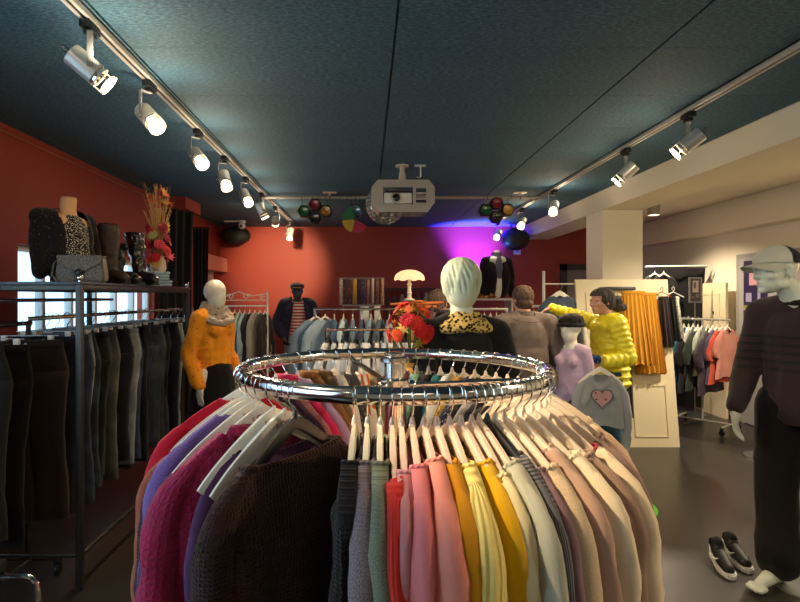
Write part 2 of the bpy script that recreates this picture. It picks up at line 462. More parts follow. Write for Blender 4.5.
HOUSING = solid((206,204,196), .3, .45, .03)
BULB = glow((255,226,170), 26)
def spotlight_proto():
    r = thing('track_spotlight', 'x', 'spotlight', (0,0,0))
    bm = B(); box2(bm, (-.022, -.05, -.035), (.022, .05, 0), .006); box2(bm, (-.016, -.028, -.055), (.016, .028, -.033), .004)
    obj('adapter', bm, BLACKPL, r)
    bm = B(); box2(bm, (-.055, -.012, -.20), (-.051, .012, -.05), .001); box2(bm, (-.055, -.012, -.056), (.012, .012, -.052), .001)
    obj('bracket', bm, GREYPL, r)
    bm = B(); cone(bm, (-.06, 0, -.19), .009, (-.045, 0, -.19), .009, 10); obj('tilt_knob', bm, GREYPL, r)
    hd = obj('housing', lathe(B(), [(.001,.088),(.044,.088),(.047,.084),(.047,-.03),(.045,-.03),(.045,.07),(.001,.07)], 24, None, False), HOUSING, r)
    obj('reflector', lathe(B(), [(.010,.03),(.030,.0),(.040,-.035),(.042,-.045)], 24, None, False), solid((245,240,225), .1, 1, 0), hd)
    bm = B()
    for z in (-.088, -.045): lathe(bm, [(.044,z),(.047,z),(.047,z-.006),(.044,z-.006),(.044,z)], 24, None, False)
    for a in (0, 2.1, 4.2): box(bm, (.0455*math.cos(a), .0455*math.sin(a), -.06), (.006, .006, .065))
    obj('lens_cage', bm, HOUSING, hd)
    obj('lamp_glass', ell(B(), (0,0,-.008), (.018,.018,.024)), BULB, hd)
    obj('front_lens', lathe(B(), [(.001,-.078),(.035,-.078),(.0425,-.082),(.0425,-.085),(.001,-.085)], 24, None, False), LENS, hd)
    bm = B(); sweep(bm, [(.02,0,.085),(.03,0,.115),(.0,.0,.13),(-.04,0,.12),(-.052,0,.09)], .003, 6); obj('cable', bm, BLACKPL, hd)
    return r, hd
def lens_mat():
    t = NT('lit_lens'); t.base((1,.95,.85)); t.b.inputs['Roughness'].default_value = .25; t.b.inputs['Transmission Weight'].default_value = .6
    t.b.inputs['Emission Color'].default_value = (1,.85,.6,1); t.b.inputs['Emission Strength'].default_value = 1.3; return t.m
LENS = lens_mat()
proto, head0 = spotlight_proto()
head0.location = (0, 0, -.19)
SPOTS = [   # x, y, target, watts, label
 (-1.16, 2.22, (.55, 3.1, 1.0), 48, 'nearest silver spotlight on the left track, tilted down over the clothes rack'),
 (-1.16, 2.83, (.35, 1.7, .9), 46, 'second nearest spotlight on the left track, lens facing the viewer'),
 (-1.16, 3.64, (.1, 2.2, 1.0), 40, 'third nearest spotlight on the left track'),
 (-1.16, 4.33, (-.4, 3.0, .6), 34, 'fourth nearest spotlight on the left track'),
 (-1.16, 5.08, (-.3, 4.0, 1.0), 32, 'fifth nearest spotlight on the left track'),
 (-1.16, 5.85, (-.4, 6.2, .8), 34, 'sixth nearest spotlight on the left track, bright in front of the red wall'),
 (-1.16, 6.70, (-1.5, 8.9, 2.0), 170, 'seventh spotlight on the left track, just behind the hanging pipe end'),
 (-1.16, 8.00, (-1.2, 7.2, .9), 22, 'farthest spotlight at the end of the left track'),
 (2.0, 3.30, (.4, 4.3, 1.0), 45, 'nearest silver spotlight on the right track under the white beam'),
 (2.0, 4.10, (.6, 4.9, 1.0), 44, 'second nearest spotlight on the right track, above the white pillar'),
 (2.0, 5.67, (1.2, 4.2, 1.0), 40, 'third spotlight on the right track, glaring beside the beam'),
 (2.0, 6.84, (1.0, 5.0, 1.0), 36, 'fourth spotlight on the right track, in front of the round speaker'),
 (2.0, 8.10, (1.2, 7.0, 1.2), 22, 'farthest spotlight on the right track, under the coloured party lights'),
 (2.0, 1.30, (.7, 1.55, .6), 40, None), (-1.16, .9, (.35, 1.3, 1.42), 165, None), (-1.16, -.4, (-1.2, 1.6, .4), 14, None), (2.0, -.2, (2.3, 2.6, .6), 30, None),
]
first = True
for x, y, tg, wt, lab in SPOTS:
    loc = Vector((x, y, ZC-.036))
    hl = loc+Vector((0,0,-.19)); d = (Vector(tg)-hl).normalized()
    if lab is None: lab = 'silver spotlight on the track behind the viewer'
    if first: r = proto; r.location = loc; r['label'] = lab; first = False
    else: r = dup(proto, loc, None, lab)
    r['group'] = 'track spotlights on the ceiling'
    az = math.atan2(d.y, d.x)
    r.rotation_euler = (0, 0, 0)
    for c in r.children:
        if c.name.startswith('housing'):
            c.rotation_euler = d.to_track_quat('-Z', 'Y').to_euler()
        elif not c.name.startswith('adapter'):
            c.rotation_euler = (0, 0, az+PI/2)
    p = hl + d*.10
    light('SPOT', 'spot_lamp', p, wt, WARM, tg, .03, 36 if wt > 90 and 0 < y < 2 else 52 if wt > 160 else 40 if y < 0 and x < 0 else 75, .8 if wt > 90 else .6)
    light('SPOT', 'spot_spill', hl+Vector((.06,-.04,.02)), min(wt, 60)*.05, (1,.84,.62), hl+Vector((.25,-.2,2)), .03, 172, .6)
    light('POINT', 'spot_glow', p+Vector((0,0,-.01)), min(wt, 60)*(.085 if y > 1.6 else .03), WARM, None, .04)
# lamps of the right-hand room and added fill lights
r = thing('ceiling_downlight', 'white cylindrical downlight on the ceiling right of the pillar', 'ceiling light', (3.68, 6.8, ZC))
obj('cylinder_body', lathe(B(), [(.001,-.001),(.075,-.001),(.075,-.13),(.068,-.13),(.066,-.11),(.001,-.11)], 28, None, False), solid((176,168,160), .5), r)
obj('diffuser', lathe(B(), [(.001,-.112),(.064,-.112),(.064,-.116),(.001,-.116)], 24, None, False), glow((255,236,200), 6), r)
light('SPOT', 'downlight', (3.68, 6.8, ZC-.14), 95, (1,.84,.62), (3.7, 6.8, 0), .05, 140, .6)
light('SPOT', 'downlight', (3.68, 4.3, ZC-.14), 140, (1,.84,.62), (3.7, 4.3, 0), .05, 150, .6)
light('AREA', 'downlight', (3.7, 1.2, ZC-.1), 16, (1,.86,.7), (3.7, 1.2, 0), .6, size_y=.6)  # unseen area fill added to brighten the right side, no fixture
light('AREA', 'front_fill', (.6, -1.2, ZC-.1), 3, (1,.86,.7), (.6, -.6, 0), 1.0, size_y=.8)  # soft fill added behind the camera, no real lamp there
# coloured up-lights at the back wall
light('SPOT', 'party_uplight', (1.78, 8.62, 1.50), 2000, (.085,.02,1), (1.80, 8.82, 2.5), .04, 70, .9)
light('SPOT', 'party_uplight', (1.60, 8.25, 1.75), 70, (.06,.3,1), (1.85, 8.6, 2.7), .04, 85, .8)
light('POINT', 'party_uplight', (2.3, 8.4, 2.3), 2.2, (.15,.2,1), None, .05)
# ================================================================== hangers
def hook_path(z0=-.062):
    pts = []
    R = .0245; cz = -.0015
    for k in range(13):
        a = math.radians(205 - 225*k/12)
        pts.append((R*math.cos(a), 0, cz+R*math.sin(a)))
    pts += [(.019, 0, -.024), (.008, 0, -.038), (0, 0, -.046), (0, 0, z0)]
    return pts
def arm_line(w=.205, drop=.135, z0=-.072, n=11):
    out = []
    for k in range(-n, n+1):
        x = w*k/n; ax = abs(x)/w
        z = z0 - drop*(ax**1.15) - .012*(ax**6)
        out.append((x, 0, z))
    return out
def arms_bm(w=.205, drop=.135, wide=.015, tall=.024):
    bm = B(); pts = arm_line(w, drop); n = len(pts); rings = []
    pv, T, N = frames(pts, up=(0, 0, 1))
    for i in range(n):
        ax = abs(pts[i][0])/w; wd = wide*(.75+.35*math.sin(min(1, ax*1.6)*PI)) ; tl = tall*(1.25-.5*ax)
        Bn = T[i].cross(N[i]); ring = []
        for (a, b) in ((-.5,-.5),(-.5,.25),(-.3,.5),(.3,.5),(.5,.25),(.5,-.5),(.32,-.5),(.3,-.2),(-.3,-.2),(-.32,-.5)):
            ring.append(bm.verts.new(pv[i] + Bn*a*wd + N[i]*b*tl))
        rings.append(ring)
    for a, b in zip(rings, rings[1:]):
        m = len(a)
        for k in range(m): bm.faces.new((a[k], a[(k+1) % m], b[(k+1) % m], b[k]))
    bm.faces.new(rings[0][::-1]); bm.faces.new(rings[-1])
    return bm
def make_hanger(mat, w=.205, drop=.135, wide=.015, tall=.024, name='clothes_hanger'):
    r = thing(name, 'x', 'hanger')
    obj('arms', arms_bm(w, drop, wide, tall), mat, r)
    obj('hook', sweep(B(), hook_path(), .0018, 6), CHROME, r)
    bm = B(); lathe(bm, [(.0035,-.045),(.0065,-.055),(.008,-.066)], 10); obj('collar', bm, mat, r)
    return r
H_PROTO = {}
def hanger(kind):
    if kind not in H_PROTO:
        a = dict(pink=(HANGPINK,.19,.128,.014,.022), clear=(HANGW,.19,.126,.014,.024), cream=(HANGCREAM,.19,.127,.013,.022),
                 white=(HANGWHITE,.195,.124,.015,.036), black=(HANGBLACK,.195,.13,.014,.024), wire=(solid((190,190,185),.3,1,0),.20,.12,.004,.005),
                 slim=(HANGWHITE,.19,.125,.010,.016))[kind]
        H_PROTO[kind] = (make_hanger(*a), [False])
        return H_PROTO[kind][0]
    return dup(H_PROTO[kind][0])
def clip_hanger_proto():
    r = thing('clip_hanger', 'x', 'hanger')
    obj('hook', sweep(B(), hook_path(-.075), .0018, 6), CHROME, r)
    obj('bar', tube(B(), (-.16, 0, -.075), (.16, 0, -.075), .003, 6), STEEL, r)
    for s in (-1, 1):
        bm = B(); box(bm, (s*.12, 0, -.088), (.028, .016, .03), None, .003); obj('clip', bm, HANGWHITE, r)
    return r

# ================================================================== tops: sweaters, shirts, jackets
def sm(t): t = max(0, min(1, t)); return t*t*(3-2*t)
def top_meshes(hw=.205, hem=.235, length=.62, neck=.085, dep=.06, drop=.135, thick=.03, sleeve=.56, sr=.05, seed=0, fold=.012, cuff=True,
               collar=None, N=26, M=26, sleeve_out=.018, open_front=False):
    """returns bmeshes of body, sleeves, cuffs and neckband of a top that hangs on a hanger; x = across, z = down, hook point at origin"""
    rnd = random.Random(seed); ph = [rnd.uniform(0, 6.28) for _ in range(6)]; kf = [rnd.uniform(2.2, 4.5) for _ in range(3)]
    z0 = -.049
    def topz(x): ax = min(1.0, abs(x)/hw); return z0 - drop*(ax**1.15) - .02*(ax**6)
    def noi(x, z, o=0): return noise.noise(Vector((x*11+seed*3.1+o, z*4.5, seed*.7)))
    bm = B(); uvl = bm.loops.layers.uv.new('UVMap')
    F = [[None]*(N+1) for _ in range(M+1)]; Bk = [[None]*(N+1) for _ in range(M+1)]
    for j in range(M+1):
        t = j/M; tt = t**1.25
        W = hw + (hem-hw)*sm(tt*1.1) - .012*math.sin(tt*PI)
        for i in range(N+1):
            s = -1+2*i/N; x = s*W; xs = s*hw
            zt = topz(xs); zf = zb = zt
            if abs(xs) < neck:
                q = 1-(xs/neck)**2; q = q**.6
                zf = min(zf, topz(neck)) - dep*q + (0 if not open_front else -.05*q); zb = min(zb, topz(neck)) - .012*q
            he = -length - .012*math.cos(s*2+ph[0]) + .01*math.sin(s*5+ph[1])
            A = fold*sm(tt*2.2)
            mid = A*(math.sin(s*kf[0]*1.3+ph[2]+t*.8) + .6*math.sin(s*kf[1]*2.2+ph[3]-t)) + fold*sm(t*6)*(noi(x, zt+tt, 0) + .9*(.3-abs(noise.noise(Vector((x*9+tt*3+seed, tt*7-x*5, seed*1.3))))))
            e = math.sqrt(max(0, 1-abs(s)**6)); e = e+(1-e)*.75*(1-sm(t*5))
            th = (.0165 + (thick-.0165)*sm(t*2.6))*e
            th *= 1+.35*noi(x*1.5, tt, 9)*sm(t*4)
            xw = x + .006*math.sin(t*7+ph[4])*s
            F[j][i] = (xw, mid-th, zf+(he-zf)*tt); Bk[j][i] = (xw, mid+th, zb+(he-zb)*tt)
    def grid(G, flip, uo):
        V = [[bm.verts.new(p) for p in row] for row in G]
        for j in range(M):
            for i in range(N):
                vs = (V[j][i], V[j][i+1], V[j+1][i+1], V[j+1][i])
                f = bm.faces.new(vs if not flip else vs[::-1])
                for l in f.loops: l[uvl].uv = (l.vert.co.x+uo, l.vert.co.z)
        return V
    f = grid(F, False, 0); b = grid(Bk, True, 3.3)
    for j in range(M):
        for i in (0, N):
            try:
                q = bm.faces.new((f[j][i], f[j+1][i], b[j+1][i], b[j][i]))
                for l in q.loops: l[uvl].uv = (l.vert.co.y, l.vert.co.z)
            except ValueError: pass
    for i in range(N):
        xm = (-1+2*(i+.5)/N)*hw
        if abs(xm) > neck:
            q = bm.faces.new((f[0][i], f[0][i+1], b[0][i+1], b[0][i]))
            for l in q.loops: l[uvl].uv = (l.vert.co.x, l.vert.co.z)
    body = bm
    # sleeves
    def sleeve_bm(sx):
        bm = B(); uvl = bm.loops.layers.uv.new('UVMap'); K = 16; seg = 14; rings = []
        o = rnd.uniform(-.015, .02); jy = rnd.uniform(-.012, .012)
        zsh = topz(hw)
        P = [(hw-.075, topz(hw-.075)-.010, .008, .008), (hw-.05, topz(hw-.05)-.016, .028, .38*sr), (hw-.02, topz(hw-.02)-.024, .036, .50*sr), (hw-.004, zsh-.04, .040, .60*sr), (hw+.004, zsh-.075, .043, .67*sr)]
        L = sleeve
        for k in range(1, 23):
            u = k/22
            P.append((hw+.005+ (sleeve_out+o)*math.sin(u*PI*.8)*1.1, zsh-.075-L*u, .044-.01*u, sr*(.67+.12*math.sin(u*PI*.9)-.14*u)))
        for (x, z, rx, ry), k in zip(P, range(199)):
            ring = []
            for a_ in range(seg):
                a = 2*PI*a_/seg
                nn = 1+(.22*noise.noise(Vector((math.cos(a)*1.6+seed, math.sin(a)*1.6+sx*5, z*11)))+.16*(.3-abs(noise.noise(Vector((math.cos(a)*1.2+seed*2, math.sin(a)*1.2+z*6, z*20))))))*min(1, k/5)
                wr = 1+.035*math.sin(z*70+a*2.0+ph[5]+3*math.sin(z*9))*min(1, k/5)
                ring.append(bm.verts.new((sx*(x+rx*math.cos(a)*nn*wr), jy*min(1, k/5)+ry*math.sin(a)*nn*wr + .012*min(1,k/8)*math.sin(z*9+ph[1]), z)))
            rings.append((ring, z))
        for q in range(len(rings)-1):
            a, za = rings[q]; b, zb = rings[q+1]
            for k in range(seg):
                fc = bm.faces.new((a[k], a[(k+1) % seg], b[(k+1) % seg], b[k]))
                uu = [(k/seg*.26), ((k+1)/seg*.26), ((k+1)/seg*.26), k/seg*.26]; vv = [za, za, zb, zb]
                for l, u_, v_ in zip(fc.loops, uu, vv): l[uvl].uv = (u_+7+sx, v_)
        bm.faces.new(rings[0][0][::-1])
        last = P[-1]
        cb = None
        if cuff:
            cb = B(); ul = cb.loops.layers.uv.new('UVMap'); rr = []
            for dz, m in ((.004, .8), (-.01, .92), (-.05, .86), (-.052, .7)):
                rr.append([cb.verts.new((sx*(last[0]+last[2]*m*math.cos(2*PI*k/seg)), jy+.012*math.sin(last[1]*9+ph[1])+last[3]*m*math.sin(2*PI*k/seg), last[1]+dz)) for k in range(seg)])
            for a, b2 in zip(rr, rr[1:]):
                for k in range(seg):
                    fc = cb.faces.new((a[k], a[(k+1) % seg], b2[(k+1) % seg], b2[k]))
                    for l, kk in zip(fc.loops, (k, k+1, k+1, k)): l[ul].uv = (kk/seg*.2, l.vert.co.z)
        return bm, cb
    sl = [sleeve_bm(-1), sleeve_bm(1)] if sleeve else []
    # neckband: a soft tube following the neck edge
    nb = None
    if collar != 'none':
        r = {None: .0042, 'band': .006, 'roll': .012, 'thin': .003, 'high': .02}[collar]
        pts = []
        n = 12
        idx = [i for i in range(N+1) if abs((-1+2*i/N)*hw) <= neck*1.05]
        for i in idx: pts.append(Vector(F[0][i]))
        for i in idx[::-1]: pts.append(Vector(Bk[0][i]))
        nb = B(); ul = nb.loops.layers.uv.new('UVMap')
        if collar in ('roll', 'high'): pts = [p+Vector((0, (-.006 if k < len(idx) else .006), r*.8)) for k, p in enumerate(pts)]
        sweep(nb, pts, r, 8, closed=True, flat=1.3)
        for fc in nb.faces:
            for l in fc.loops: l[ul].uv = (l.vert.co.x*1.0+l.vert.co.y, l.vert.co.z)
    return body, sl, nb
def sewn(bm): return mesh_of(bm)
def make_top(name, mat, cat, parts=None, trim=None, sleeve_mat=None, **kw):
    """a hanging top: Empty at the hook point > body, two sleeves (> cuff), neckband"""
    r = thing(name, 'x', cat)
    body, sl, nb = top_meshes(**kw)
    trim = trim or mat
    obj('body', mesh_of(body), mat, r)
    for s, c in sl:
        q = obj('sleeve', mesh_of(s), sleeve_mat or mat, r)
        if c: obj('cuff', mesh_of(c), trim, q)
    if nb: obj('neckband', mesh_of(nb), trim, r)
    return r

# ================================================================== main round rack
RC = Vector((.0825, 1.62, 1.30)); RR = .45
def ring_pos(deg, R=RR, C=RC): a = math.radians(deg); return C+Vector((R*math.cos(a), R*math.sin(a), 0))
def round_rack(name, label, C, R, tr, spokes=(109, 229, -11), pole=.024, base=.42, mat=CHROME):
    r = thing(name, label, 'clothes rack', (C.x, C.y, 0))
    z = C.z
    sweep(bm := B(), [(R*math.cos(a*PI/48), R*math.sin(a*PI/48), z) for a in range(96)], tr*.8, 14, closed=True, up=(0,0,1), flat=1.25)
    obj('ring', bm, mat, r)
    obj('pole', lathe(B(), [(pole,.02),(pole,z+.05),(pole*.6,z+.053)], 24), mat, r)
    bm = B(); lathe(bm, [(pole*1.25,z+.02),(pole*1.45,z+.024),(pole*1.45,z+.036),(pole*1.2,z+.04)], 24); obj('pole_cap', bm, mat, r)
    lathe(bm := B(), [(pole*1.3,z-.085),(pole*1.75,z-.08),(pole*1.75,z-.03),(pole*1.3,z-.025)], 24); obj('hub', bm, mat, r)
    for a in spokes:
        c, s = math.cos(math.radians(a)), math.sin(math.radians(a)); bm = B()
        sweep(bm, [(c*pole, s*pole, z-.05), (c*R*.9, s*R*.9, z-.022), (c*(R-.004), s*(R-.004), z-.008)], .009, 10)
        ell(bm, (c*pole*1.8, s*pole*1.8, z-.048), (.017,.017,.017)); obj('spoke', bm, mat, r)
    for k in range(4):
        a = k*PI/2+.5; c, s = math.cos(a), math.sin(a)
        bm = B(); sweep(bm, [(c*.02, s*.02, .05), (c*base, s*base, .05)], .014, 10); q = obj('foot', bm, mat, r)
        bm = B(); lathe(bm, [(.02,.0),(.022,.01),(.018,.045),(.01,.05)], 12, Matrix.Translation((c*base*.97, s*base*.97, 0))); obj('caster', bm, BLACKPL, q)
    return r
round_rack('round_clothes_rack', 'large round chrome clothes rack in the foreground crowded with sweaters', RC, RR, .0205, pole=.03)

# angle, garment label, name, colour, cloth, colour2, hanger kind, options
def S(deg, lab, name, col, kind='plain', c2=None, hk='pink', dz=0, **o): return (deg, lab, name, col, kind, c2, hk, dz, o)
TOPS = [
 # --- left flank, from the front backwards
 S(236, 'dark brown open crochet sweater with wide round neck, nearest garment at the left front', 'sweater', (54,25,17), 'open', None, 'black', hw=.215, hem=.25, neck=.15, dep=.06, length=.8, thick=.04, sleeve=.62, sr=.06, collar='band'),
 S(231.5, 'dark plum satin top with scooped neck right behind the brown crochet sweater', 'blouse', (74,22,36), 'plain', None, 'white', dz=-.03, neck=.15, dep=.06, hw=.175, sleeve=.4, sr=.04, collar='thin', fold=.008),
 S(226.5, 'purple jersey top behind the dark plum one', 'top', (84,48,84), 'plain', None, 'white', neck=.12, dep=.06, hw=.175, sr=.036, collar='thin'),
 S(220, 'magenta cable-knit cardigan with thick ribbed collar and open stitches', 'cardigan', (168,34,78), 'openbig', None, 'white', neck=.10, dep=.12, hw=.23, hem=.26, thick=.045, sr=.068, collar='roll', length=.72, fold=.01, sleeve=.6),
 S(213.5, 'blue-violet cardigan between the magenta knit and the aubergine one', 'cardigan', (70,62,104), 'knit', None, 'white', dz=-.02, neck=.1, dep=.1, hw=.215, sr=.055, length=.72, thick=.03),
 S(202.5, 'dark aubergine knit cardigan with a knitted edge at the shoulder', 'cardigan', (54,28,46), 'knit', None, 'white', dz=-.02, neck=.1, dep=.1, hw=.215, sr=.055, length=.72, thick=.03),
 S(194.5, 'rust brown suede jacket, outermost on the left flank', 'jacket', (150,80,54), 'plain', None, 'cream', dz=-.05, neck=.09, hw=.235, sr=.06, length=.74, thick=.03, cuff=False),
 S(207.5, 'lilac fleece sweater behind the magenta cardigan', 'sweater', (132,100,164), 'marl', (110,80,140), 'white', neck=.075, hw=.21, sr=.055, dz=.008),
 S(187, 'bright crimson sweater on the left flank', 'sweater', (190,14,40), 'plain', None, 'white', neck=.07, hw=.225, sr=.058, length=.68, dz=.006),
 S(181, 'orange-red cardigan showing behind the crimson sweater', 'cardigan', (214,56,34), 'plain', None, 'white', neck=.1, hw=.215, sr=.05, length=.6),
 S(176, 'grey-green T-shirt at the left end of the ring', 't_shirt', (96,130,116), 'plain', None, 'cream', neck=.1, hw=.21, sleeve=.15, sr=.05, cuff=False),
 S(171, 'khaki blouse at the left end of the ring', 'blouse', (150,142,108), 'plain', None, 'cream', neck=.09, sleeve=.5),
 # --- back row, left to right
 S(166, 'black lace blouse in the back row, farthest left', 'blouse', (40,36,44), 'lace', (120,116,120), 'slim'),
 S(159, 'dark plum blouse in the back row beside the black lace', 'blouse', (64,34,60), 'plain', None, 'slim'),
 S(152, 'dusty rose sweater in the back row on the left', 'sweater', (176,110,112), 'knit', None, 'slim'),
 S(145, 'hot pink jersey top in the back row', 'top', (210,38,92), 'plain', None, 'slim', collar='roll'),
 S(138, 'pale lilac sweater in the back row', 'sweater', (176,148,190), 'plain', None, 'slim'),
 S(131, 'golden brown crochet top in the back row', 'top', (148,96,52), 'cable', None, 'slim', collar='roll'),
 S(124, 'olive brown ribbed sweater in the back row', 'sweater', (116,92,54), 'rib', None, 'slim', collar='roll'),
 S(117, 'white blouse with pink print in the back row', 'blouse', (232,222,214), 'floral', (226,140,150), 'white'),
 S(110, 'charcoal lace knit in the back row left of the hub', 'sweater', (70,70,72), 'lace', (130,130,126), 'slim'),
 S(103, 'white T-shirt with bright orange flower in the back row', 't_shirt', (240,226,214), 'blocks', (236,104,40), 'white', sleeve=.16, cuff=False),
 S(96, 'olive khaki sweater in the back row behind the hub', 'sweater', (150,146,104), 'plain', None, 'cream'),
 S(89, 'black blouse with orange diamonds in the back row', 'blouse', (30,26,28), 'check', (238,112,34), 'cream'),
 S(82, 'blouse with small coloured pattern in the back row', 'blouse', (120,60,80), 'floral', (40,90,120), 'cream'),
 S(76, 'mint green T-shirt in the back row', 't_shirt', (150,196,160), 'plain', None, 'clear', sleeve=.16, cuff=False),
 S(70, 'black jersey top in the back row right of the hub', 'top', (24,22,26), 'plain', None, 'clear'),
 S(64, 'teal blouse in the back row', 'blouse', (40,112,118), 'plain', None, 'clear'),
 S(58, 'white cotton blouse in the back row', 'blouse', (226,226,220), 'plain', None, 'clear'),
 S(52, 'mustard jersey top in the back row', 'top', (190,150,50), 'plain', None, 'clear'),
 S(46, 'navy blouse with white dots in the back row', 'blouse', (34,40,66), 'spots', (180,180,190), 'clear'),
 S(40, 'black lace-edged blouse in the back row on the right', 'blouse', (30,28,32), 'lace', (90,88,92), 'clear'),
 S(34, 'light grey sweater in the back row on the right', 'sweater', (168,168,166), 'marl', (140,140,140), 'clear'),
 S(27, 'dark navy knitted sweater at the right rear of the ring', 'sweater', (26,28,46), 'knit', None, 'clear', sr=.06, hw=.19),
 S(20, 'black fleece sweater at the right rear of the ring', 'sweater', (22,22,28), 'plain', None, 'clear', sr=.06, hw=.19),
 S(12, 'beige sweater at the right end of the ring', 'sweater', (206,184,158), 'plain', None, 'clear', hw=.185, sleeve_out=0),
 # --- right flank, back to front
 S(4, 'pale beige cardigan with broad shoulder at the right end of the ring', 'cardigan', (222,196,168), 'plain', None, 'clear', hw=.185, neck=.10, sleeve_out=0),
 S(355, 'oatmeal jersey top at the right end of the ring', 'top', (206,178,150), 'plain', None, 'clear', hw=.18, sleeve_out=0, neck=.12),
 S(346, 'peach beige sweater with a black panel on the sleeve, outermost on the right', 'sweater', (222,188,156), 'plain', None, 'clear', hw=.185, sr=.055, neck=.12, sleeve_out=0),
 S(336.5, 'dusty pink fine-knit sweater, second outermost on the right', 'sweater', (208,172,150), 'plain', None, 'clear', hw=.19, sr=.055, neck=.13, sleeve_out=0),
 S(329, 'mauve brown knitted sweater with knotted shoulder on the right flank', 'sweater', (138,112,106), 'plain', None, 'clear', hw=.20, sr=.055, neck=.13, fold=.016, sleeve_out=0),
 S(322.5, 'cream sweater with a red and navy patch on the cuff', 'sweater', (230,212,182), 'plain', None, 'clear', hw=.215, sr=.058, trim=(150,34,60), neck=.14, fold=.014),
 S(316.5, 'taupe blouse with speckled pattern between two cream sweaters', 'blouse', (150,124,108), 'floral', (220,206,190), 'clear', sr=.045, neck=.14),
 S(311, 'ivory sweater with black stitched seams on the sleeves', 'sweater', (228,212,182), 'plain', None, 'clear', sr=.055, seam=True, neck=.13, fold=.014),
 S(306.5, 'rose beige blouse behind the ivory stitched sweater', 'blouse', (182,150,132), 'plain', None, 'clear', sr=.042),
 S(302, 'sand coloured fine-knit sweater on the right flank', 'sweater', (214,192,160), 'marl', (198,176,146), 'clear', sr=.055, neck=.13, fold=.014),
 S(298.3, 'mauve grey jersey top between the sand sweater and the striped one', 'top', (130,102,110), 'plain', None, 'clear', sr=.038),
 S(295.4, 'navy and grey finely striped top on a dark edged hanger', 'top', (58,60,72), 'finestripe', (120,120,122), 'black', sr=.036),
 S(292.6, 'pale mint grey cardigan beside the striped top', 'cardigan', (176,176,156), 'plain', None, 'pink', sr=.036),
 S(290, 'cream blouse to the right of the bright yellow sweater', 'blouse', (222,208,164), 'plain', None, 'pink', sr=.042),
 S(286.6, 'bright mustard yellow sweater with gathered shoulder', 'sweater', (222,172,18), 'plain', None, 'pink', sr=.054, fold=.016),
 S(283, 'pale yellow wide-ribbed sweater between two mustard ones', 'sweater', (240,218,128), 'widerib', None, 'pink', sr=.058, hw=.21, neck=.115, fold=.014),
 S(279.2, 'ochre mustard sweater left of the pale yellow ribbed one', 'sweater', (200,138,16), 'plain', None, 'pink', sr=.05),
 S(275.6, 'salmon pink sweater with wrinkled shoulder', 'sweater', (226,142,126), 'plain', None, 'pink', sr=.056, fold=.018),
 S(272.2, 'rose pink sweater left of the salmon one', 'sweater', (220,126,130), 'plain', None, 'pink', sr=.045, hw=.205),
 S(269.2, 'pale dusty pink thin cardigan beside the red ribbed one', 'cardigan', (204,140,146), 'plain', None, 'pink', sr=.036),
 S(266.6, 'coral red finely ribbed sweater in the front of the ring', 'sweater', (206,50,42), 'rib', None, 'pink', sr=.04),
 S(263.2, 'grey-green marled sweater at the front of the ring', 'sweater', (104,108,92), 'marl', (128,134,112), 'cream', sr=.042),
 S(259.6, 'mauve grey marled sweater with loose sleeve at the front of the ring', 'sweater', (112,96,100), 'marl', (146,128,130), 'cream', sr=.048),
 S(255.8, 'black knitted vest between the dark brown crochet and mauve grey sweaters', 'vest', (24,20,22), 'knit', None, 'cream', sleeve=0, hw=.20),
]
def add_stitches(g):
    """black lines of stitching down the sleeves"""
    k = 0
    for c in list(g.children):
        if c.name.startswith('sleeve'):
            me = c.data; sx = 1 if me.vertices[40].co.x > 0 else -1
            for (a, b, yy) in ((6, 11, -1), (14, 19, 1)):
                seg = 14; pts = []
                for q in range(a, b+1):
                    i = q*seg + (11 if yy < 0 else 4); pts.append(me.vertices[i].co*1.0+Vector((0, yy*.002, 0)))
                pts = [p+Vector((sx*.004, yy*.003*math.sin(n_*2), 0)) for n_, p in enumerate(pts)]
                obj('black_seam', sweep(B(), pts, .0026, 6), fab((18,16,16)), c)
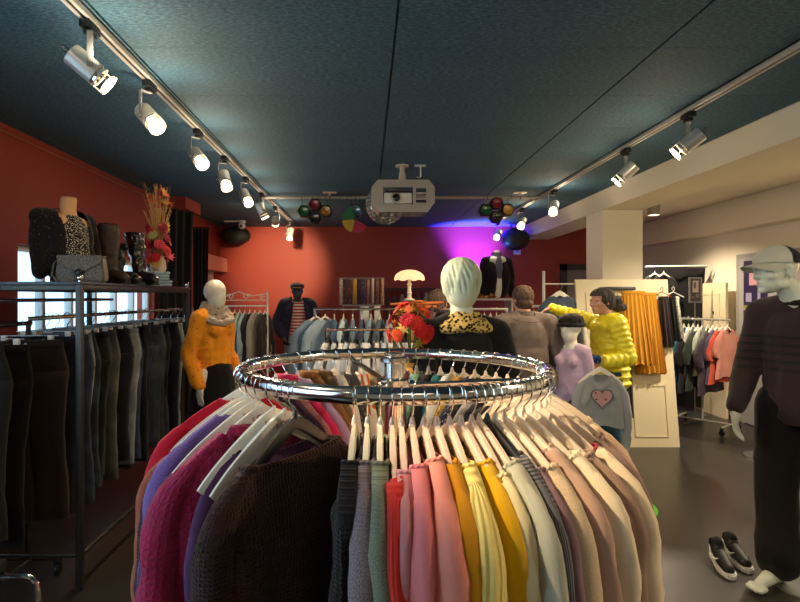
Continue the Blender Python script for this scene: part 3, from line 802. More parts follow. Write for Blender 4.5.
for (deg, lab, name, col, kind, c2, hk, dz, o) in TOPS:
    o = dict(o); seam = o.pop('seam', False); tr = o.pop('trim', None)
    o.setdefault('seed', int(deg*7) % 97+1); o.setdefault('hw', .200+.012*math.sin(deg*3.7)); o.setdefault('sr', .05); o.setdefault('neck', .09 if 170 < deg < 228 else .035 if 20 < deg < 170 else .118+.02*math.sin(deg*5.1)); o.setdefault('dep', .02 if 20 < deg < 170 else .06)
    o.setdefault('thick', .022 if o['sr'] < .05 else .026); o.setdefault('length', .64 + .05*math.sin(deg))
    mat = fab(col, kind, c2); tm = fab(tr, 'rib') if tr else fab(col, 'rib')
    cat = {'t_shirt': 'T-shirt'}.get(name, name)
    p = ring_pos(deg); rz = math.radians(deg + (.75*(270-deg) if 250 < deg < 270 else 0)) + random.uniform(-.04, .04)*(0 if 250 < deg < 275 else 1)
    far = 40 < deg < 170
    if far: o['N'] = 18; o['M'] = 16
    g = make_top(name, mat, cat, trim=tm, **o); g['label'] = lab; g['group'] = 'tops hanging on the large round rack'
    g.location = p + Vector((0, 0, dz)); g.rotation_euler = (0, 0, rz)
    if seam: add_stitches(g)
    h = hanger(hk); h.location = p; h.rotation_euler = (0, 0, rz)
    kindname = dict(pink='pinkish clear plastic', clear='clear frosted plastic', cream='cream plastic', white='broad white plastic', black='broad black plastic', slim='slim white', wire='wire')[hk]
    h['label'] = '%s hanger carrying the %s' % (kindname, ' '.join(lab.split()[:5]).rstrip(',')); h['group'] = 'hangers on the large round rack'
    if abs(deg-220) < .1 or abs(deg-231.5) < .1:
        text_mesh('s.Oliver', .021, solid((180,60,60), .5, 0, 0), 'printed_mark', h, (.0, .0092, -.086), (PI/2, 0, PI))
    if abs(deg-346) < .1:
        for c in g.children:
            if c.name.startswith('sleeve'):
                b = B(); sx = 1 if c.data.vertices[40].co.x > 0 else -1
                vs = [v.co for v in c.data.vertices]; pts = [sum((vs[q*14+k] for k in range(14)), Vector())/14 for q in (8, 12, 16, 19)]
                sweep(b, pts, [.047,.046,.045,.043], 14, flat=1.02, up=(1,0,0)); obj('black_panel', b, fab((20,20,24)), c)
# ================================================================== left trouser rack
LR = dict(x0=-2.30, x1=-1.49, y0=2.75, y1=4.39, zt=1.60)
def left_rack():
    r = thing('trouser_rack', 'grey steel trouser rack with a top shelf along the red left wall', 'clothes rack', (LR['x1'], LR['y0'], 0))
    X0, X1, Y0, Y1, ZT = -.81, 0, 0, LR['y1']-LR['y0'], LR['zt']
    for x in (X0, X1):
        for y in (Y0, Y1):
            bm = B(); box2(bm, (x-.016, y-.016, .0), (x+.016, y+.016, ZT), .003); q = obj('post', bm, DARKSTEEL, r)
            bm = B(); lathe(bm, [(.008,ZT),(.008,ZT+.006)], 10, Matrix.Translation((x, y, 0))); ell(bm, (x, y, ZT+.02), (.017,)*3); obj('finial', bm, CHROME, q)
    for y in (Y0, Y1):
        obj('cross_rail', tube(B(), (X0, y, .18), (X1, y, .18), .013), DARKSTEEL, r)
    for x in (X0, X1):
        obj('base_rail', tube(B(), (x, Y0, .18), (x, Y1, .18), .013), DARKSTEEL, r)
        obj('top_rail', box2(B(), (x-.014, Y0, ZT-.045), (x+.014, Y1, ZT-.018), .002), DARKSTEEL, r)
    for y in (Y0, Y1): obj('top_rail', box2(B(), (X0, y-.014, ZT-.045), (X1, y+.014, ZT-.018), .002), DARKSTEEL, r)
    obj('shelf_board', box2(B(), (X0-.02, Y0-.03, ZT-.017), (X1+.02, Y1+.03, ZT-.001), .002), solid((40,42,46), .35, .2), r)
    obj('hanging_rail', tube(B(), (-.28, Y0, 1.405), (-.28, Y1+.6, 1.405), .012), CHROME, r)
    obj('hanging_rail', tube(B(), (-.62, Y0, 1.50), (-.62, Y1, 1.50), .012), CHROME, r)
    return r
left_rack()
def trousers_mesh(seed, L=1.0, waist=.19, hemw=.2, flare=.0):
    """flat-hanging trousers on a clip hanger: yoke and two legs, hook point at origin"""
    rnd = random.Random(seed); bm = B(); uvl = bm.loops.layers.uv.new('UVMap'); seg = 14
    z0 = -.10; crotch = -.38
    def sec(z, cx, hw, th, tw=0):
        ring = []
        for k in range(seg):
            a = 2*PI*k/seg; c, s = math.cos(a), math.sin(a)
            n = 1+.12*noise.noise(Vector((c*2+seed*2, s*2, z*6)))
            ring.append(bm.verts.new((cx+hw*math.copysign(abs(c)**.8, c)*(1+.03*n), th*math.copysign(abs(s)**.8, s)*n + .01*math.sin(z*7+seed), z)))
        return ring
    def skin(rings, uo):
        for a, b in zip(rings, rings[1:]):
            for k in range(seg):
                f = bm.faces.new((a[k], a[(k+1) % seg], b[(k+1) % seg], b[k]))
                for l in f.loops: l[uvl].uv = (l.vert.co.x+l.vert.co.y+uo, l.vert.co.z)
        bm.faces.new(rings[0][::-1]); bm.faces.new(rings[-1])
    rings = [sec(z0, 0, waist, .014), sec(z0-.05, 0, waist+.005, .018)]
    for k in range(1, 6): u = k/5; rings.append(sec(z0-.05-(abs(crotch)+z0-.05-.0+.0)*u*1.0, 0, waist+.012+.018*sm(u*1.6)-(.05*(u-.6) if u > .6 else 0), .02+.012*min(u, .6)-(.05*(u-.6) if u > .6 else 0)))
    skin(rings, 0)
    for sx in (-1, 1):
        rs = []
        for k in range(15):
            u = k/14; z = crotch+.115-(L-.205)*u
            w = (waist+.036)/2*(1-.22*sm(u*1.6))+flare*sm((u-.5)*2)
            rs.append(sec(z, sx*(waist*.5+.006-.010*u)+rnd.uniform(-.004, .004), w, .03-.006*u))
        skin(rs, 1+sx)
    return mesh_of(bm)
def make_trousers(seed, **kw):
    r = thing('trousers', 'x', 'trousers')
    obj('legs', trousers_mesh(seed, **kw), fab((30,30,36)), r)
    w = kw.get('waist', .19)
    bm = B(); sweep(bm, [((w+.004)*math.cos(a*PI/12), .017*math.sin(a*PI/12), -.118) for a in range(24)], .004, 6, closed=True, up=(0,0,1), flat=4.5); wb = obj('waistband', bm, fab((30,30,36)), r)
    bm = B(); ell(bm, (0, -.0225, -.118), (.008,.003,.008)); obj('button', bm, STEEL, wb)
    for sx in (-1, 1):
        bm = B(); ps = [(sx*(w*.35), -.034, -.16), (sx*(w*.5), -.036, -.215), (sx*(w*.95), -.026, -.235)]; sweep(bm, ps, .002, 5); obj('pocket_seam', bm, fab((30,30,36)), r)
    return r
TP = [make_trousers(s, L=L, waist=w, flare=f) for s, L, w, f in ((1, 1.0, .175, 0), (2, .98, .165, .008), (3, 1.02, .18, -.006), (4, .95, .17, .012))]
TUSED = [False]*4; CLIP = [clip_hanger_proto(), False]
DEN = [((30,36,50),(60,78,100)), ((22,24,32),(44,52,66)), ((100,112,116),(160,166,160)), ((26,30,40),(70,86,104)), ((58,68,78),(104,114,120)), ((16,16,20),(34,36,42)), ((34,44,64),(64,84,116)), ((66,68,60),(112,112,98))]
def hang_trousers(x, y, z, rz, k, col, lab, kind='denim', group='trousers on the left rack', scale=1):
    i = k % 4; c, c2 = col
    m = fab(c, kind, c2)
    mats = dict(legs=m, waistband=m, pocket_seam=fab(tuple(int(v*.6) for v in c)))
    if not TUSED[i]:
        r = TP[i]; TUSED[i] = True
        for ch in list(r.children):
            n = ch.name.split('.')[0]
            if n in mats: set_mat(ch, mats[n])
    else:
        r = dup(TP[i], mats=mats)
    r.location = (x, y, z); r.rotation_euler = (0, random.uniform(-.05, .03), rz); r['label'] = lab; r['group'] = group; q_ = random.uniform(.82, 1.12); r.scale = (q_, random.uniform(.8, 1.25), random.uniform(.95, 1.03))
    if not CLIP[1]: h = CLIP[0]; CLIP[1] = True
    else: h = dup(CLIP[0])
    h.location = (x, y, z); h.rotation_euler = (0, 0, rz); h['label'] = 'chrome clip hanger with white clips holding the ' + ' '.join(lab.split()[:7]).rstrip(','); h['group'] = group.replace('trousers', 'clip hangers')
    return r
words = ['first', 'second', 'third', 'fourth', 'fifth', 'sixth', 'seventh', 'eighth', 'ninth', 'tenth', 'eleventh', 'twelfth', 'thirteenth', 'fourteenth', 'fifteenth', 'sixteenth', 'seventeenth', 'eighteenth', 'nineteenth', 'twentieth']
jeans = [  # colour index, description
 (1, 'black jeans right behind the front post'), (0, 'dark navy jeans'), (2, 'pale faded blue jeans with long straight leg'), (3, 'dark blue jeans with worn thigh'), (5, 'black jeans with a metal tab'),
 (0, 'indigo jeans with light seams'), (7, 'grey olive jeans'), (5, 'black narrow jeans'), (2, 'broad pale blue wide-leg jeans'), (6, 'clean mid blue jeans'), (1, 'near-black jeans'), (6, 'blue jeans with a bright fade at the hip'),
 (5, 'black flared trousers'), (0, 'dark blue jeans with turned hem'), (4, 'grey-blue faded jeans'), (7, 'grey olive wide trousers'), (3, 'dark denim jeans with frayed hem'), (4, 'slate blue jeans'), (1, 'very dark jeans beside the rear post'), (2, 'light blue jeans at the rear post')]
for k, (ci, d) in enumerate(jeans):
    y = 2.93 + k*.082 + random.uniform(-.01, .01)
    hang_trousers(LR['x1']-.28+random.uniform(-.025, .02)+(0.03 if ci == 2 else 0), y, 1.4035+.0, random.uniform(-.45, .25), k, DEN[ci], d+', %s pair counted from the front post' % words[k])
for k, (c, d) in enumerate([((44,34,26), 'brown corduroy trousers with white clips, closest to the front post'), ((24,20,18), 'black brown trousers, second pair in front of the post'), ((30,28,26), 'charcoal trousers with white clips at the left picture edge')]):
    px, py = ((-1.80, 2.81), (-1.83, 2.60), (-1.86, 2.42))[k]
    hang_trousers(px, py, 1.39-.012*k*0, (.05, -.1, .12)[k], k+1, (c, tuple(int(v*1.5) for v in c)), d, 'plain')
for k in range(4):
    c = [(60,48,44), (78,70,60), (40,42,50), (96,92,88)][k]
    hang_trousers(LR['x1']-.22+.03*k, 4.62+.085*k, 1.4035, random.uniform(-.1, .1), k, (c, tuple(min(255, int(v*1.4)) for v in c)), ['brown trousers', 'taupe trousers', 'charcoal trousers', 'grey linen trousers'][k]+' just past the rear post, beside the orange-shirted mannequin', 'plain')
# rail extension that carries the three front pairs: a neighbouring rack
def small_rack(name, label, c, length, z, rz, mat=CHROME, base=.5, r_=.012, mid=False):
    r = thing(name, label, 'clothes rack', (c[0], c[1], 0), rz)
    h = length/2
    obj('hanging_rail', tube(B(), (0, -h, z), (0, h, z), r_), mat, r)
    for y in ((-h+.02, h-.02) if not mid else (0,)):
        obj('upright', tube(B(), (0, y, .09), (0, y, z), r_*1.1), mat, r)
    obj('base_bar', tube(B(), (0, -h, .09), (0, h, .09), r_), mat, r)
    for y in (-h, h):
        q = obj('foot', tube(B(), (-base/2, y, .09), (base/2, y, .09), r_), mat, r)
        for x in (-base/2, base/2):
            bm = B(); lathe(bm, [(.001,-.011),(.026,-.011),(.03,-.006),(.03,.006),(.026,.011),(.001,.011)], 16, Matrix.Translation((x, y, .031)) @ Matrix.Rotation(PI/2, 4, 'Y'), False)
            box(bm, (x, y, .06), (.03, .03, .05), None, .004); obj('caster', bm, BLACKPL, q)
    return r
small_rack('garment_rack', 'low chrome garment rack at the far left edge carrying brown trousers', (-1.84, 2.45), .9, 1.378, 0, DARKSTEEL, .3)
# curved chrome leg at the lower left corner
def chrome_stool():
    r = thing('stool', 'curved chrome tube of a stool in the lower left corner', 'stool', (-1.55, 2.02, 0))
    for y in (-.17, .17):
        pts = [(.19, y, .012), (.19, y, .30), (.185, y, .335), (.16, y, .36), (.12, y, .37), (-.12, y, .37), (-.16, y, .36), (-.185, y, .335), (-.19, y, .30), (-.19, y, .012)]
        obj('leg_frame', sweep(B(), pts, .012, 10, up=(0,1,0)), CHROME, r)
    bm = B(); box2(bm, (-.17, -.2, .383), (.05, .2, .43), .015); obj('seat_pad', bm, BLACKPL, r)
    return r
chrome_stool()
# ------------------------------------------------------------------ things on the shelf
ZS = LR['zt']
# torso form with sequinned jacket
def shelf_bust():
    r = thing('dress_form', 'headless beige dress form in black sequinned jacket and spotted blouse on the shelf', 'dress form', (-1.765, 3.12, ZS), 1.15); r.scale = (.9,.9,1.04)
    bm = B(); cone(bm, (.0,0,.0), .10, (0,0,.12), .10); ell(bm, (0,0,.22), (.145,.10,.17)); ell(bm, (0,0,.33), (.17,.085,.06)); chain(bm, [(0,0,.33), (.0,-.006,.42), (.0,-.015,.475)], [.07,.05,.05]); ell(bm, (0, -.05, .25), (.12,.05,.06))
    obj('body', blob(bm, .008, 3, cut=lambda c: c.z < .001 or c.z > .482), fab((206,160,112), 'plain', uv=False), r)
    obj('neck_cap', lathe(B(), [(.001,.484),(.047,.484),(.047,.478),(.001,.478)], 20, Matrix.Translation((0,-.014,0)), False), solid((196,148,100), .6), r)
    bm = B(); ell(bm, (0,-.012,.23), (.125,.12,.17)); ell(bm, (0,-.05,.27), (.10,.065,.07)); chain(bm, [(0,-.03,.16),(0,-.02,.05)], [.12,.115])
    obj('blouse', blob(bm, .008, 2, folds(.006, 12), cut=lambda c: c.z > .385 or c.z < .003), fab((34,30,28), 'spots', (196,188,170), uv=False), r)
    bm = B()
    for s in (-1, 1):
        ell(bm, (s*.085, .015, .24), (.09,.115,.18)); cone(bm, (s*.05, .02, .38), .045, (s*.175, .02, .355), .055)
        chain(bm, [(s*.165, .02, .345), (s*.19, .01, .22), (s*.195, -.02, .06)], [.055,.050,.046]); ell(bm, (s*.10,-.05,.12), (.07,.06,.12))
    ell(bm, (0,.05,.2), (.13,.08,.2)); ell(bm, (0,.04,.37), (.08,.05,.04))
    def cut(c): return c.z < .012 or (c.y < -.02 and abs(c.x) < .02+.075*max(0, (c.z-.02)/.36)) or (abs(c.x) < .052 and c.z > .36)
    obj('jacket', blob(bm, .008, 2, folds(.008, 10), cut=cut), fab((16,12,13), 'sequin', (190,180,170), uv=False), r)
shelf_bust()
def handbag():
    r = thing('handbag', 'small silver-grey snake-print handbag with flap and round clasp on the shelf', 'handbag', (-1.60, 2.98, ZS), .18)
    m = fab((112,106,98), 'spots', (60,56,52), uv=False, rough=.4); w, h, d = .125, .15, .045
    bm = B(); poly = [(-w,0),(w,0),(w*1.03,h*.3),(w*.9,h),(-w*.9,h),(-w*1.03,h*.3)]; extrude_poly(bm, poly, -d, d); bmesh.ops.bevel(bm, geom=bm.edges[:], offset=.012, segments=3, affect='EDGES'); obj('bag_body', bm, m, r)
    bm = B(); extrude_poly(bm, [(-w*.93,h*.98),(w*.93,h*.98),(w*.9,h*.75),(w*.25,h*.42),(-w*.25,h*.42),(-w*.9,h*.75)], -d-.008, -d-.001); bmesh.ops.bevel(bm, geom=bm.edges[:], offset=.002, segments=1, affect='EDGES'); box2(bm, (-w*.93,-d-.008,h*.96), (w*.93, d*.8, h*1.01), .004); obj('flap', bm, m, r)
    bm = B(); ell(bm, (0,-d-.012,h*.36), (.022,.007,.022)); obj('clasp', bm, BLACKPL, r)
    bm = B(); sweep(bm, [(-w*.9,0,h*.95),(-w*1.1,-.03,h*.7),(-w*1.12,-.05,h*.25),(-w*.9,-.06,.008),(-w*.2,-.062,.008)], .006, 8, flat=.5); obj('strap', bm, m, r)
handbag()
def boot(parent_label, loc, rz, mat, h=.36, lean=0, name='boot', cat='boot', group=None, wrinkle=.004):
    r = thing(name, parent_label, cat, loc, rz, group)
    bm = B()
    sh = [(0, .0, .06), (0, .0+lean*.2, .13), (0, .01+lean*.6, .24), (0, .015+lean, h)]
    chain(bm, sh, [.042,.040,.052,.060], 16)
    chain(bm, [(0,0,.05),(0,-.06,.045),(0,-.13,.032),(0,-.165,.028)], [.040,.036,.034,.026], 14)
    ell(bm, (0,.005,.04), (.036,.042,.035))
    obj('shaft', blob(bm, .006, 2, folds(wrinkle, 22, 1.0), cut=lambda c: c.z > h-.004 or c.z < .012), mat, r)
    bm = B(); pl = [(.028,.03),(.034,.0),(.026,-.05),(.036,-.11),(.030,-.165),(.012,-.19),(-.012,-.19),(-.028,-.165),(-.034,-.11),(-.026,-.05),(-.034,.0),(-.028,.03)]
    extrude_poly(bm, pl, .0065, .016, 'xy'); obj('sole', bm, BLACKPL, r)
    bm = B(); box2(bm, (-.026,-.02,.0), (.026,.034,.0065), .001); box2(bm, (-.026,-.18,.0), (.026,-.08,.0065), .001); obj('heel', bm, BLACKPL, r)
    bm = B(); lathe(bm, [(.0485,h-.006),(.052,h-.002),(.049,h+.001)], 20, Matrix.Translation((0,.015+lean,0)), False); obj('top_edge', bm, mat, r)
    r.scale = (1.15,)*3
    return r
br = solid((48,32,26), .6, 0, .15); bl = solid((18,16,18), .28, 0, .2, .3, 40, .3)
boot('tall dark brown boot standing right of the silver handbag', (-1.62, 3.34, ZS), .9, br, .33, 0, group='boots on the shelf')
boot('black patent boot leaning to the side, nearest the dried flowers', (-1.57, 3.66, ZS), .9, bl, .32, .05, wrinkle=.008, group='boots on the shelf')
boot('black wrinkled boot behind the brown one', (-1.68, 3.56, ZS), 1.1, bl, .24, -.02, wrinkle=.01, group='boots on the shelf')
# folded blue scarf
bm = B()
for k in range(5): box(bm, (.0+.01*math.sin(k*2), .01*math.cos(k), .012+.022*k), (.26-.02*k, .2, .02), Matrix.Rotation(.05*k, 3, 'Z'), .009)
o = tag(obj('folded_scarf', bm, fab((150,180,196), 'floral', (90,120,140), uv=False)), 'pale blue folded patterned scarf at the foot of the dried flowers', 'scarf'); o.location = (-1.62, 4.02, ZS); o.rotation_euler = (0,0,.4)
ZV = ZS+.112
def star_leaf(R=.05, n=7, thick=.0012, deep=.45):
    bm = B(); c0 = bm.verts.new((0,0,.006)); pts = []
    for k in range(2*n+1):
        a = -PI*.80 + 1.6*PI*k/(2*n); rr = R*(1.0 if k % 2 == 1 else deep)*(1.0-.25*abs(a)/PI)
        pts.append(bm.verts.new((rr*math.sin(a), rr*math.cos(a), -.004+.014*(rr/R)**2*(1 if k % 2 else .2))))
    for a, b in zip(pts, pts[1:]): bm.faces.new((c0, a, b))
    s = bm.verts.new((0, -R*.7, -.004)); bm.faces.new((c0, pts[-1], s)); bm.faces.new((c0, s, pts[0]))
    g = bmesh.ops.solidify(bm, geom=bm.faces[:], thickness=thick) if False else None
    return mesh_of(bm)
LEAF = star_leaf()
def flower_mesh(R=.05, n=14, layers=3):
    bm = B()
    for L in range(layers):
        r = R*(1-.24*L); up = .25+.35*L
        for k in range(n-2*L):
            a = 2*PI*k/(n-2*L)+L*.2; c, s = math.cos(a), math.sin(a); t = Vector((-s, c, 0))
            b = Vector((c*.006, s*.006, .004*L)); m = Vector((c*r*.6, s*r*.6, r*up*.7)); e = Vector((c*r, s*r, r*up*.6+.004*L))
            w = r*.17; v = [bm.verts.new(p) for p in (b, m-t*w, e, m+t*w)]
            v2 = [bm.verts.new(p-Vector((0,0,.0012))) for p in (b, m-t*w, e, m+t*w)]
            bm.faces.new(v); bm.faces.new(v2[::-1])
            for q in range(4): bm.faces.new((v[q], v2[q], v2[(q+1) % 4], v[(q+1) % 4]))
    ell(bm, (0,0,R*.18), (R*.2,R*.2,R*.14), None, 10)
    return mesh_of(bm)
FLOWER = flower_mesh()
def arrangement():
    rnd = random.Random(5)
    r = thing('dried_flower_arrangement', 'dried grass bouquet with red maple leaves in a pale pot on the shelf', 'flower arrangement', (-1.60, 4.06, ZV))
    obj('pot', lathe(B(), [(.001,0),(.05,0),(.06,.03),(.055,.09),(.045,.11),(.05,.12)], 20, None, False), solid((214,196,180), .6), r)
    straw = solid((198,158,104), .8, 0, .15); mk = None
    for k in range(56):
        a = rnd.uniform(0, 6.28); R0 = rnd.uniform(0, .035); sp = rnd.uniform(.01, .10); h = rnd.uniform(.45, .68)
        bx, by = R0*math.cos(a), R0*math.sin(a); bm = B()
        pts = [(bx, by, .05), (bx*1.1, by*1.1, .25), (bx+sp*.4*math.cos(a), by+sp*.4*math.sin(a), h*.75), (bx+sp*math.cos(a), by+sp*math.sin(a), h)]
        sweep(bm, pts, [.0022,.002,.0018,.0008], 5)
        if k % 3 == 0:
            for q in range(5):
                p = Vector(pts[2]).lerp(Vector(pts[3]), q/5); cone(bm, p, .003, p+Vector((rnd.uniform(-.015,.015), rnd.uniform(-.015,.015), .035)), .001, 5)
        obj('stem', bm, straw, r)
    cols = [(176,24,40), (206,48,30), (140,20,44), (220,90,40), (196,150,60), (214,60,80), (168,180,110)]
    for k in range(34):
        top = k < 9
        a = rnd.uniform(0, 6.28); R0 = rnd.uniform(.03, .10) if not top else rnd.uniform(.01, .08); z = rnd.uniform(.48, .63) if top else rnd.uniform(.05, .34)
        c = cols[rnd.choice([1,3,0,4] if top else range(7))]
        o = obj('maple_leaf', LEAF, None, r); set_mat(o, solid(c, .6, 0, .12))
        o.location = (R0*math.cos(a), R0*math.sin(a), z); o.scale = (rnd.uniform(.9, 1.3),)*3
        o.rotation_euler = (rnd.uniform(.5, 1.6), rnd.uniform(-.5, .5), a+PI/2+rnd.uniform(-.5, .5))
    for k in range(6):
        a = rnd.uniform(3.5, 6.0); o = obj('silk_flower', FLOWER, None, r); set_mat(o, solid([(206,30,50),(222,70,90),(190,190,130),(150,26,50),(220,190,110),(226,60,50)][k], .7))
        o.location = (.085*math.cos(a), .085*math.sin(a), [.10,.2,.27,.33,.06,.16][k]); o.rotation_euler = (1.1, 0, a+PI/2); o.scale = (.95,)*3
    return r
arrangement()
bm = B()
for k in range(60):
    z = -1+2*(k+.5)/60; a = k*2.4; rr = math.sqrt(1-z*z); n = Vector((rr*math.cos(a), rr*math.sin(a), z)); p = n*.022; cone(bm, Vector((p.x, p.y, p.z*1.2+.034)), .006, Vector((n.x*.032, n.y*.032, n.z*.03+.036)), .002, 6)
o = tag(obj('pine_cone', bm, solid((60,36,30), .8)), 'dark brown pine cone lying on the shelf beside the steel post', 'pine cone'); o.location = (-1.56, 4.27, ZS-.0)
# black drapes on the left wall
def drape(name, label, p0, p1, z0, z1, n=60, amp=.022, seed=0):
    r = thing(name, label, 'curtain', (p0[0], p0[1], 0)); bm = B(); d = Vector((p1[0]-p0[0], p1[1]-p0[1], 0)); nn = Vector((-d.y, d.x, 0)).normalized(); G = []
    for j in range(9):
        t = j/8; z = z1+(z0-z1)*t; row = []
        for side in (0, 1):
            for i in range(n+1):
                u = i/n if side == 0 else 1-i/n; ph = math.sin(u*26+seed)+.5*math.sin(u*11+seed*2+t)
                row.append(bm.verts.new(d*(u*(1-.05*math.sin(t*3)))+nn*(amp*ph*(.5+.5*t)+(.006 if side else -.006))+Vector((0,0,z))))
        G.append(row)
    m = len(G[0])
    for a, b in zip(G, G[1:]):
        for k in range(m): bm.faces.new((a[k], a[(k+1) % m], b[(k+1) % m], b[k]))
    bm.faces.new(G[0]); bm.faces.new(G[-1][::-1])
    obj('cloth', bm, fab((18,18,22), uv=False), r)
    a = Vector((0,0,z1+.012)); bm = B(); sweep(bm, [a-d*.04, a+d*1.04], .009, 8); obj('curtain_rod', bm, BLACKPL, r)
    return r
drape('black_drape', 'broad black cloth drape hanging below the red box on the left wall', (-2.40, 6.12), (-2.13, 6.5), .9, 2.55)
drape('black_drape', 'narrow black drape hanging behind the broad one, near the blind', (-2.28, 6.95), (-2.09, 7.0), .9, 2.42, n=40, seed=3)
# oval speaker and security camera in the corner
def speaker(label, loc, r3, rot, name='speaker'):
    r = thing(name, label, 'speaker', loc)
    obj('cabinet', ell(B(), (0,0,0), r3, Matrix.Rotation(rot, 3, 'Z'), 32), solid((26,25,28), .4), r)
    obj('grille', ell(B(), Vector((0,-r3[1]*.25,0)), (r3[0]*.86, r3[1]*.85, r3[2]*.86), Matrix.Rotation(rot, 3, 'Z'), 32), solid((36,34,36), .7, 0, .2, .6, 300), r)
    bm = B(); sweep(bm, [(0, r3[1]*.8, 0), (0, r3[1]*1.0+.03, .06), (0, r3[1]+.05, ZC-loc[2]-.002)], .012, 8); obj('wall_bracket', bm, BLACKPL, r)
    return r
speaker('black oval loudspeaker high up at the left end of the red wall', (-2.12, 8.55, 2.51), (.24,.13,.15), .2)
r = thing('security_camera', 'small white dome security camera on the ceiling beside the oval loudspeaker', 'camera', (-1.93, 8.2, ZC))
obj('mount', lathe(B(), [(.001,0),(.055,0),(.055,-.03),(.04,-.045)], 20, None, False), WHITEFR, r)
bm = B(); ell(bm, (.0,-.02,-.08), (.055,.07,.055)); q = obj('dome', bm, WHITEFR, r); obj('lens', ell(B(), (.0,-.08,-.09), (.022,.015,.022)), BLACKPL, q)
bm = B(); box2(bm, (-.28,-.015,-.02), (-.05,.015,-.001)); obj('cable_duct', bm, WHITEFR, r)
# ================================================================== bodies
def V3(*a): return Vector(a)
def head_shapes(bm, c, face, up=(0,0,1), s=1.0, ears=True):
    """human head centred at c, looking along face"""
    f = Vector(face).normalized(); u = Vector(up); u = (u-f*u.dot(f)).normalized(); r = f.cross(u)
    R = Matrix((r, -f, u)).transposed()     # local x right, y back, z up
    P = lambda x, y, z: Vector(c)+R @ Vector((x, y, z))*s
    E = lambda x, y, z, a, b, d: ell(bm, P(x, y, z), (a*s, b*s, d*s), R, 18)
    E(0,.018,.035,.075,.094,.082); E(0,-.018,-.012,.064,.070,.085); E(0,-.03,-.06,.050,.055,.045); E(0,-.066,-.088,.022,.02,.018)
    for x in (-1, 1):
        E(x*.040,-.055,-.020,.024,.025,.022); E(x*.034,-.070,.024,.024,.016,.009); E(x*.031,-.071,.004,.015,.011,.008)
        E(x*.048,-.005,-.06,.015,.04,.025)
        if ears: E(x*.075,.012,-.004,.009,.017,.030); E(x*.078,.016,.012,.010,.014,.012)
    cone(bm, P(0,-.080,.018), .008*s, P(0,-.107,-.020), .0105*s); E(0,-.092,-.024,.015,.012,.008)
    E(0,-.083,-.050,.021,.011,.006); E(0,-.081,-.062,.018,.011,.0065)
    return R
def hand_shapes(bm, w, d, n, side=1, s=1.0, curl=.5, r=.0085):
    """palm and five fingers: wrist w, pointing d, palm faces n"""
    d = Vector(d).normalized(); n = Vector(n); n = (n-d*n.dot(d)).normalized(); t = d.cross(n)*side; w = Vector(w)
    R = Matrix((t, d, n)).transposed()
    ell(bm, w+d*.045*s, (.040*s, .052*s, .016*s), R); cone(bm, w, .024*s, w+d*.03*s, .026*s)
    for k, (o, L) in enumerate(((-.030,.062), (-.010,.074), (.011,.080), (.031,.072))):
        p = w+d*.088*s+t*o*s; a = curl*(1.15-.08*k); d1 = (d*math.cos(a*.5)+n*math.sin(a*.5)+t*o*1.2); d2 = d*math.cos(a*1.1)+n*math.sin(a*1.1); d3 = d*math.cos(a*1.7)+n*math.sin(a*1.7)
        p1 = p+d1*L*.45*s; p2 = p1+d2*L*.32*s; p3 = p2+d3*L*.25*s
        chain(bm, [p-d*.03*s, p, p1, p2, p3], [r*s*1.1, r*s*1.05, r*s, r*s*.92, r*s*.8], 8)
    b = w+d*.025*s+t*.030*s; t1 = (d*.7+t*.62+n*.25).normalized(); t2 = (d*.9+t*.25+n*.35).normalized()
    chain(bm, [b-t*.015*s, b+t1*.035*s, b+t1*.035*s+t2*.030*s], [r*1.4*s, r*1.2*s, r*.95*s], 8)
BASEJ = dict(head=(0,-.02,1.615), neck=(0,.01,1.47), chest=(0,0,1.30), belly=(0,0,1.10), pelvis=(0,0,.95),
             sL=(.185,.01,1.42), eL=(.235,.03,1.13), wL=(.25,-.03,.88), sR=(-.185,.01,1.42), eR=(-.235,.03,1.13), wR=(-.25,-.03,.88),
             hL=(.09,0,.93), kL=(.10,-.01,.50), aL=(.10,.03,.09), tL=(.115,-.13,.03), hR=(-.09,0,.93), kR=(-.10,-.01,.50), aR=(-.10,.03,.09), tR=(-.115,-.13,.03),
             hdL=(0,0,-1), hnL=(-1,0,0), hdR=(0,0,-1), hnR=(1,0,0), face=(0,-1,0))
def pose(sc=1.0, **o):
    J = {k: Vector(v) for k, v in BASEJ.items()}
    for k, v in o.items(): J[k] = Vector(v)
    for k in J:
        if k[:2] not in ('hd', 'hn') and k != 'face': J[k] = J[k]*sc
    return J
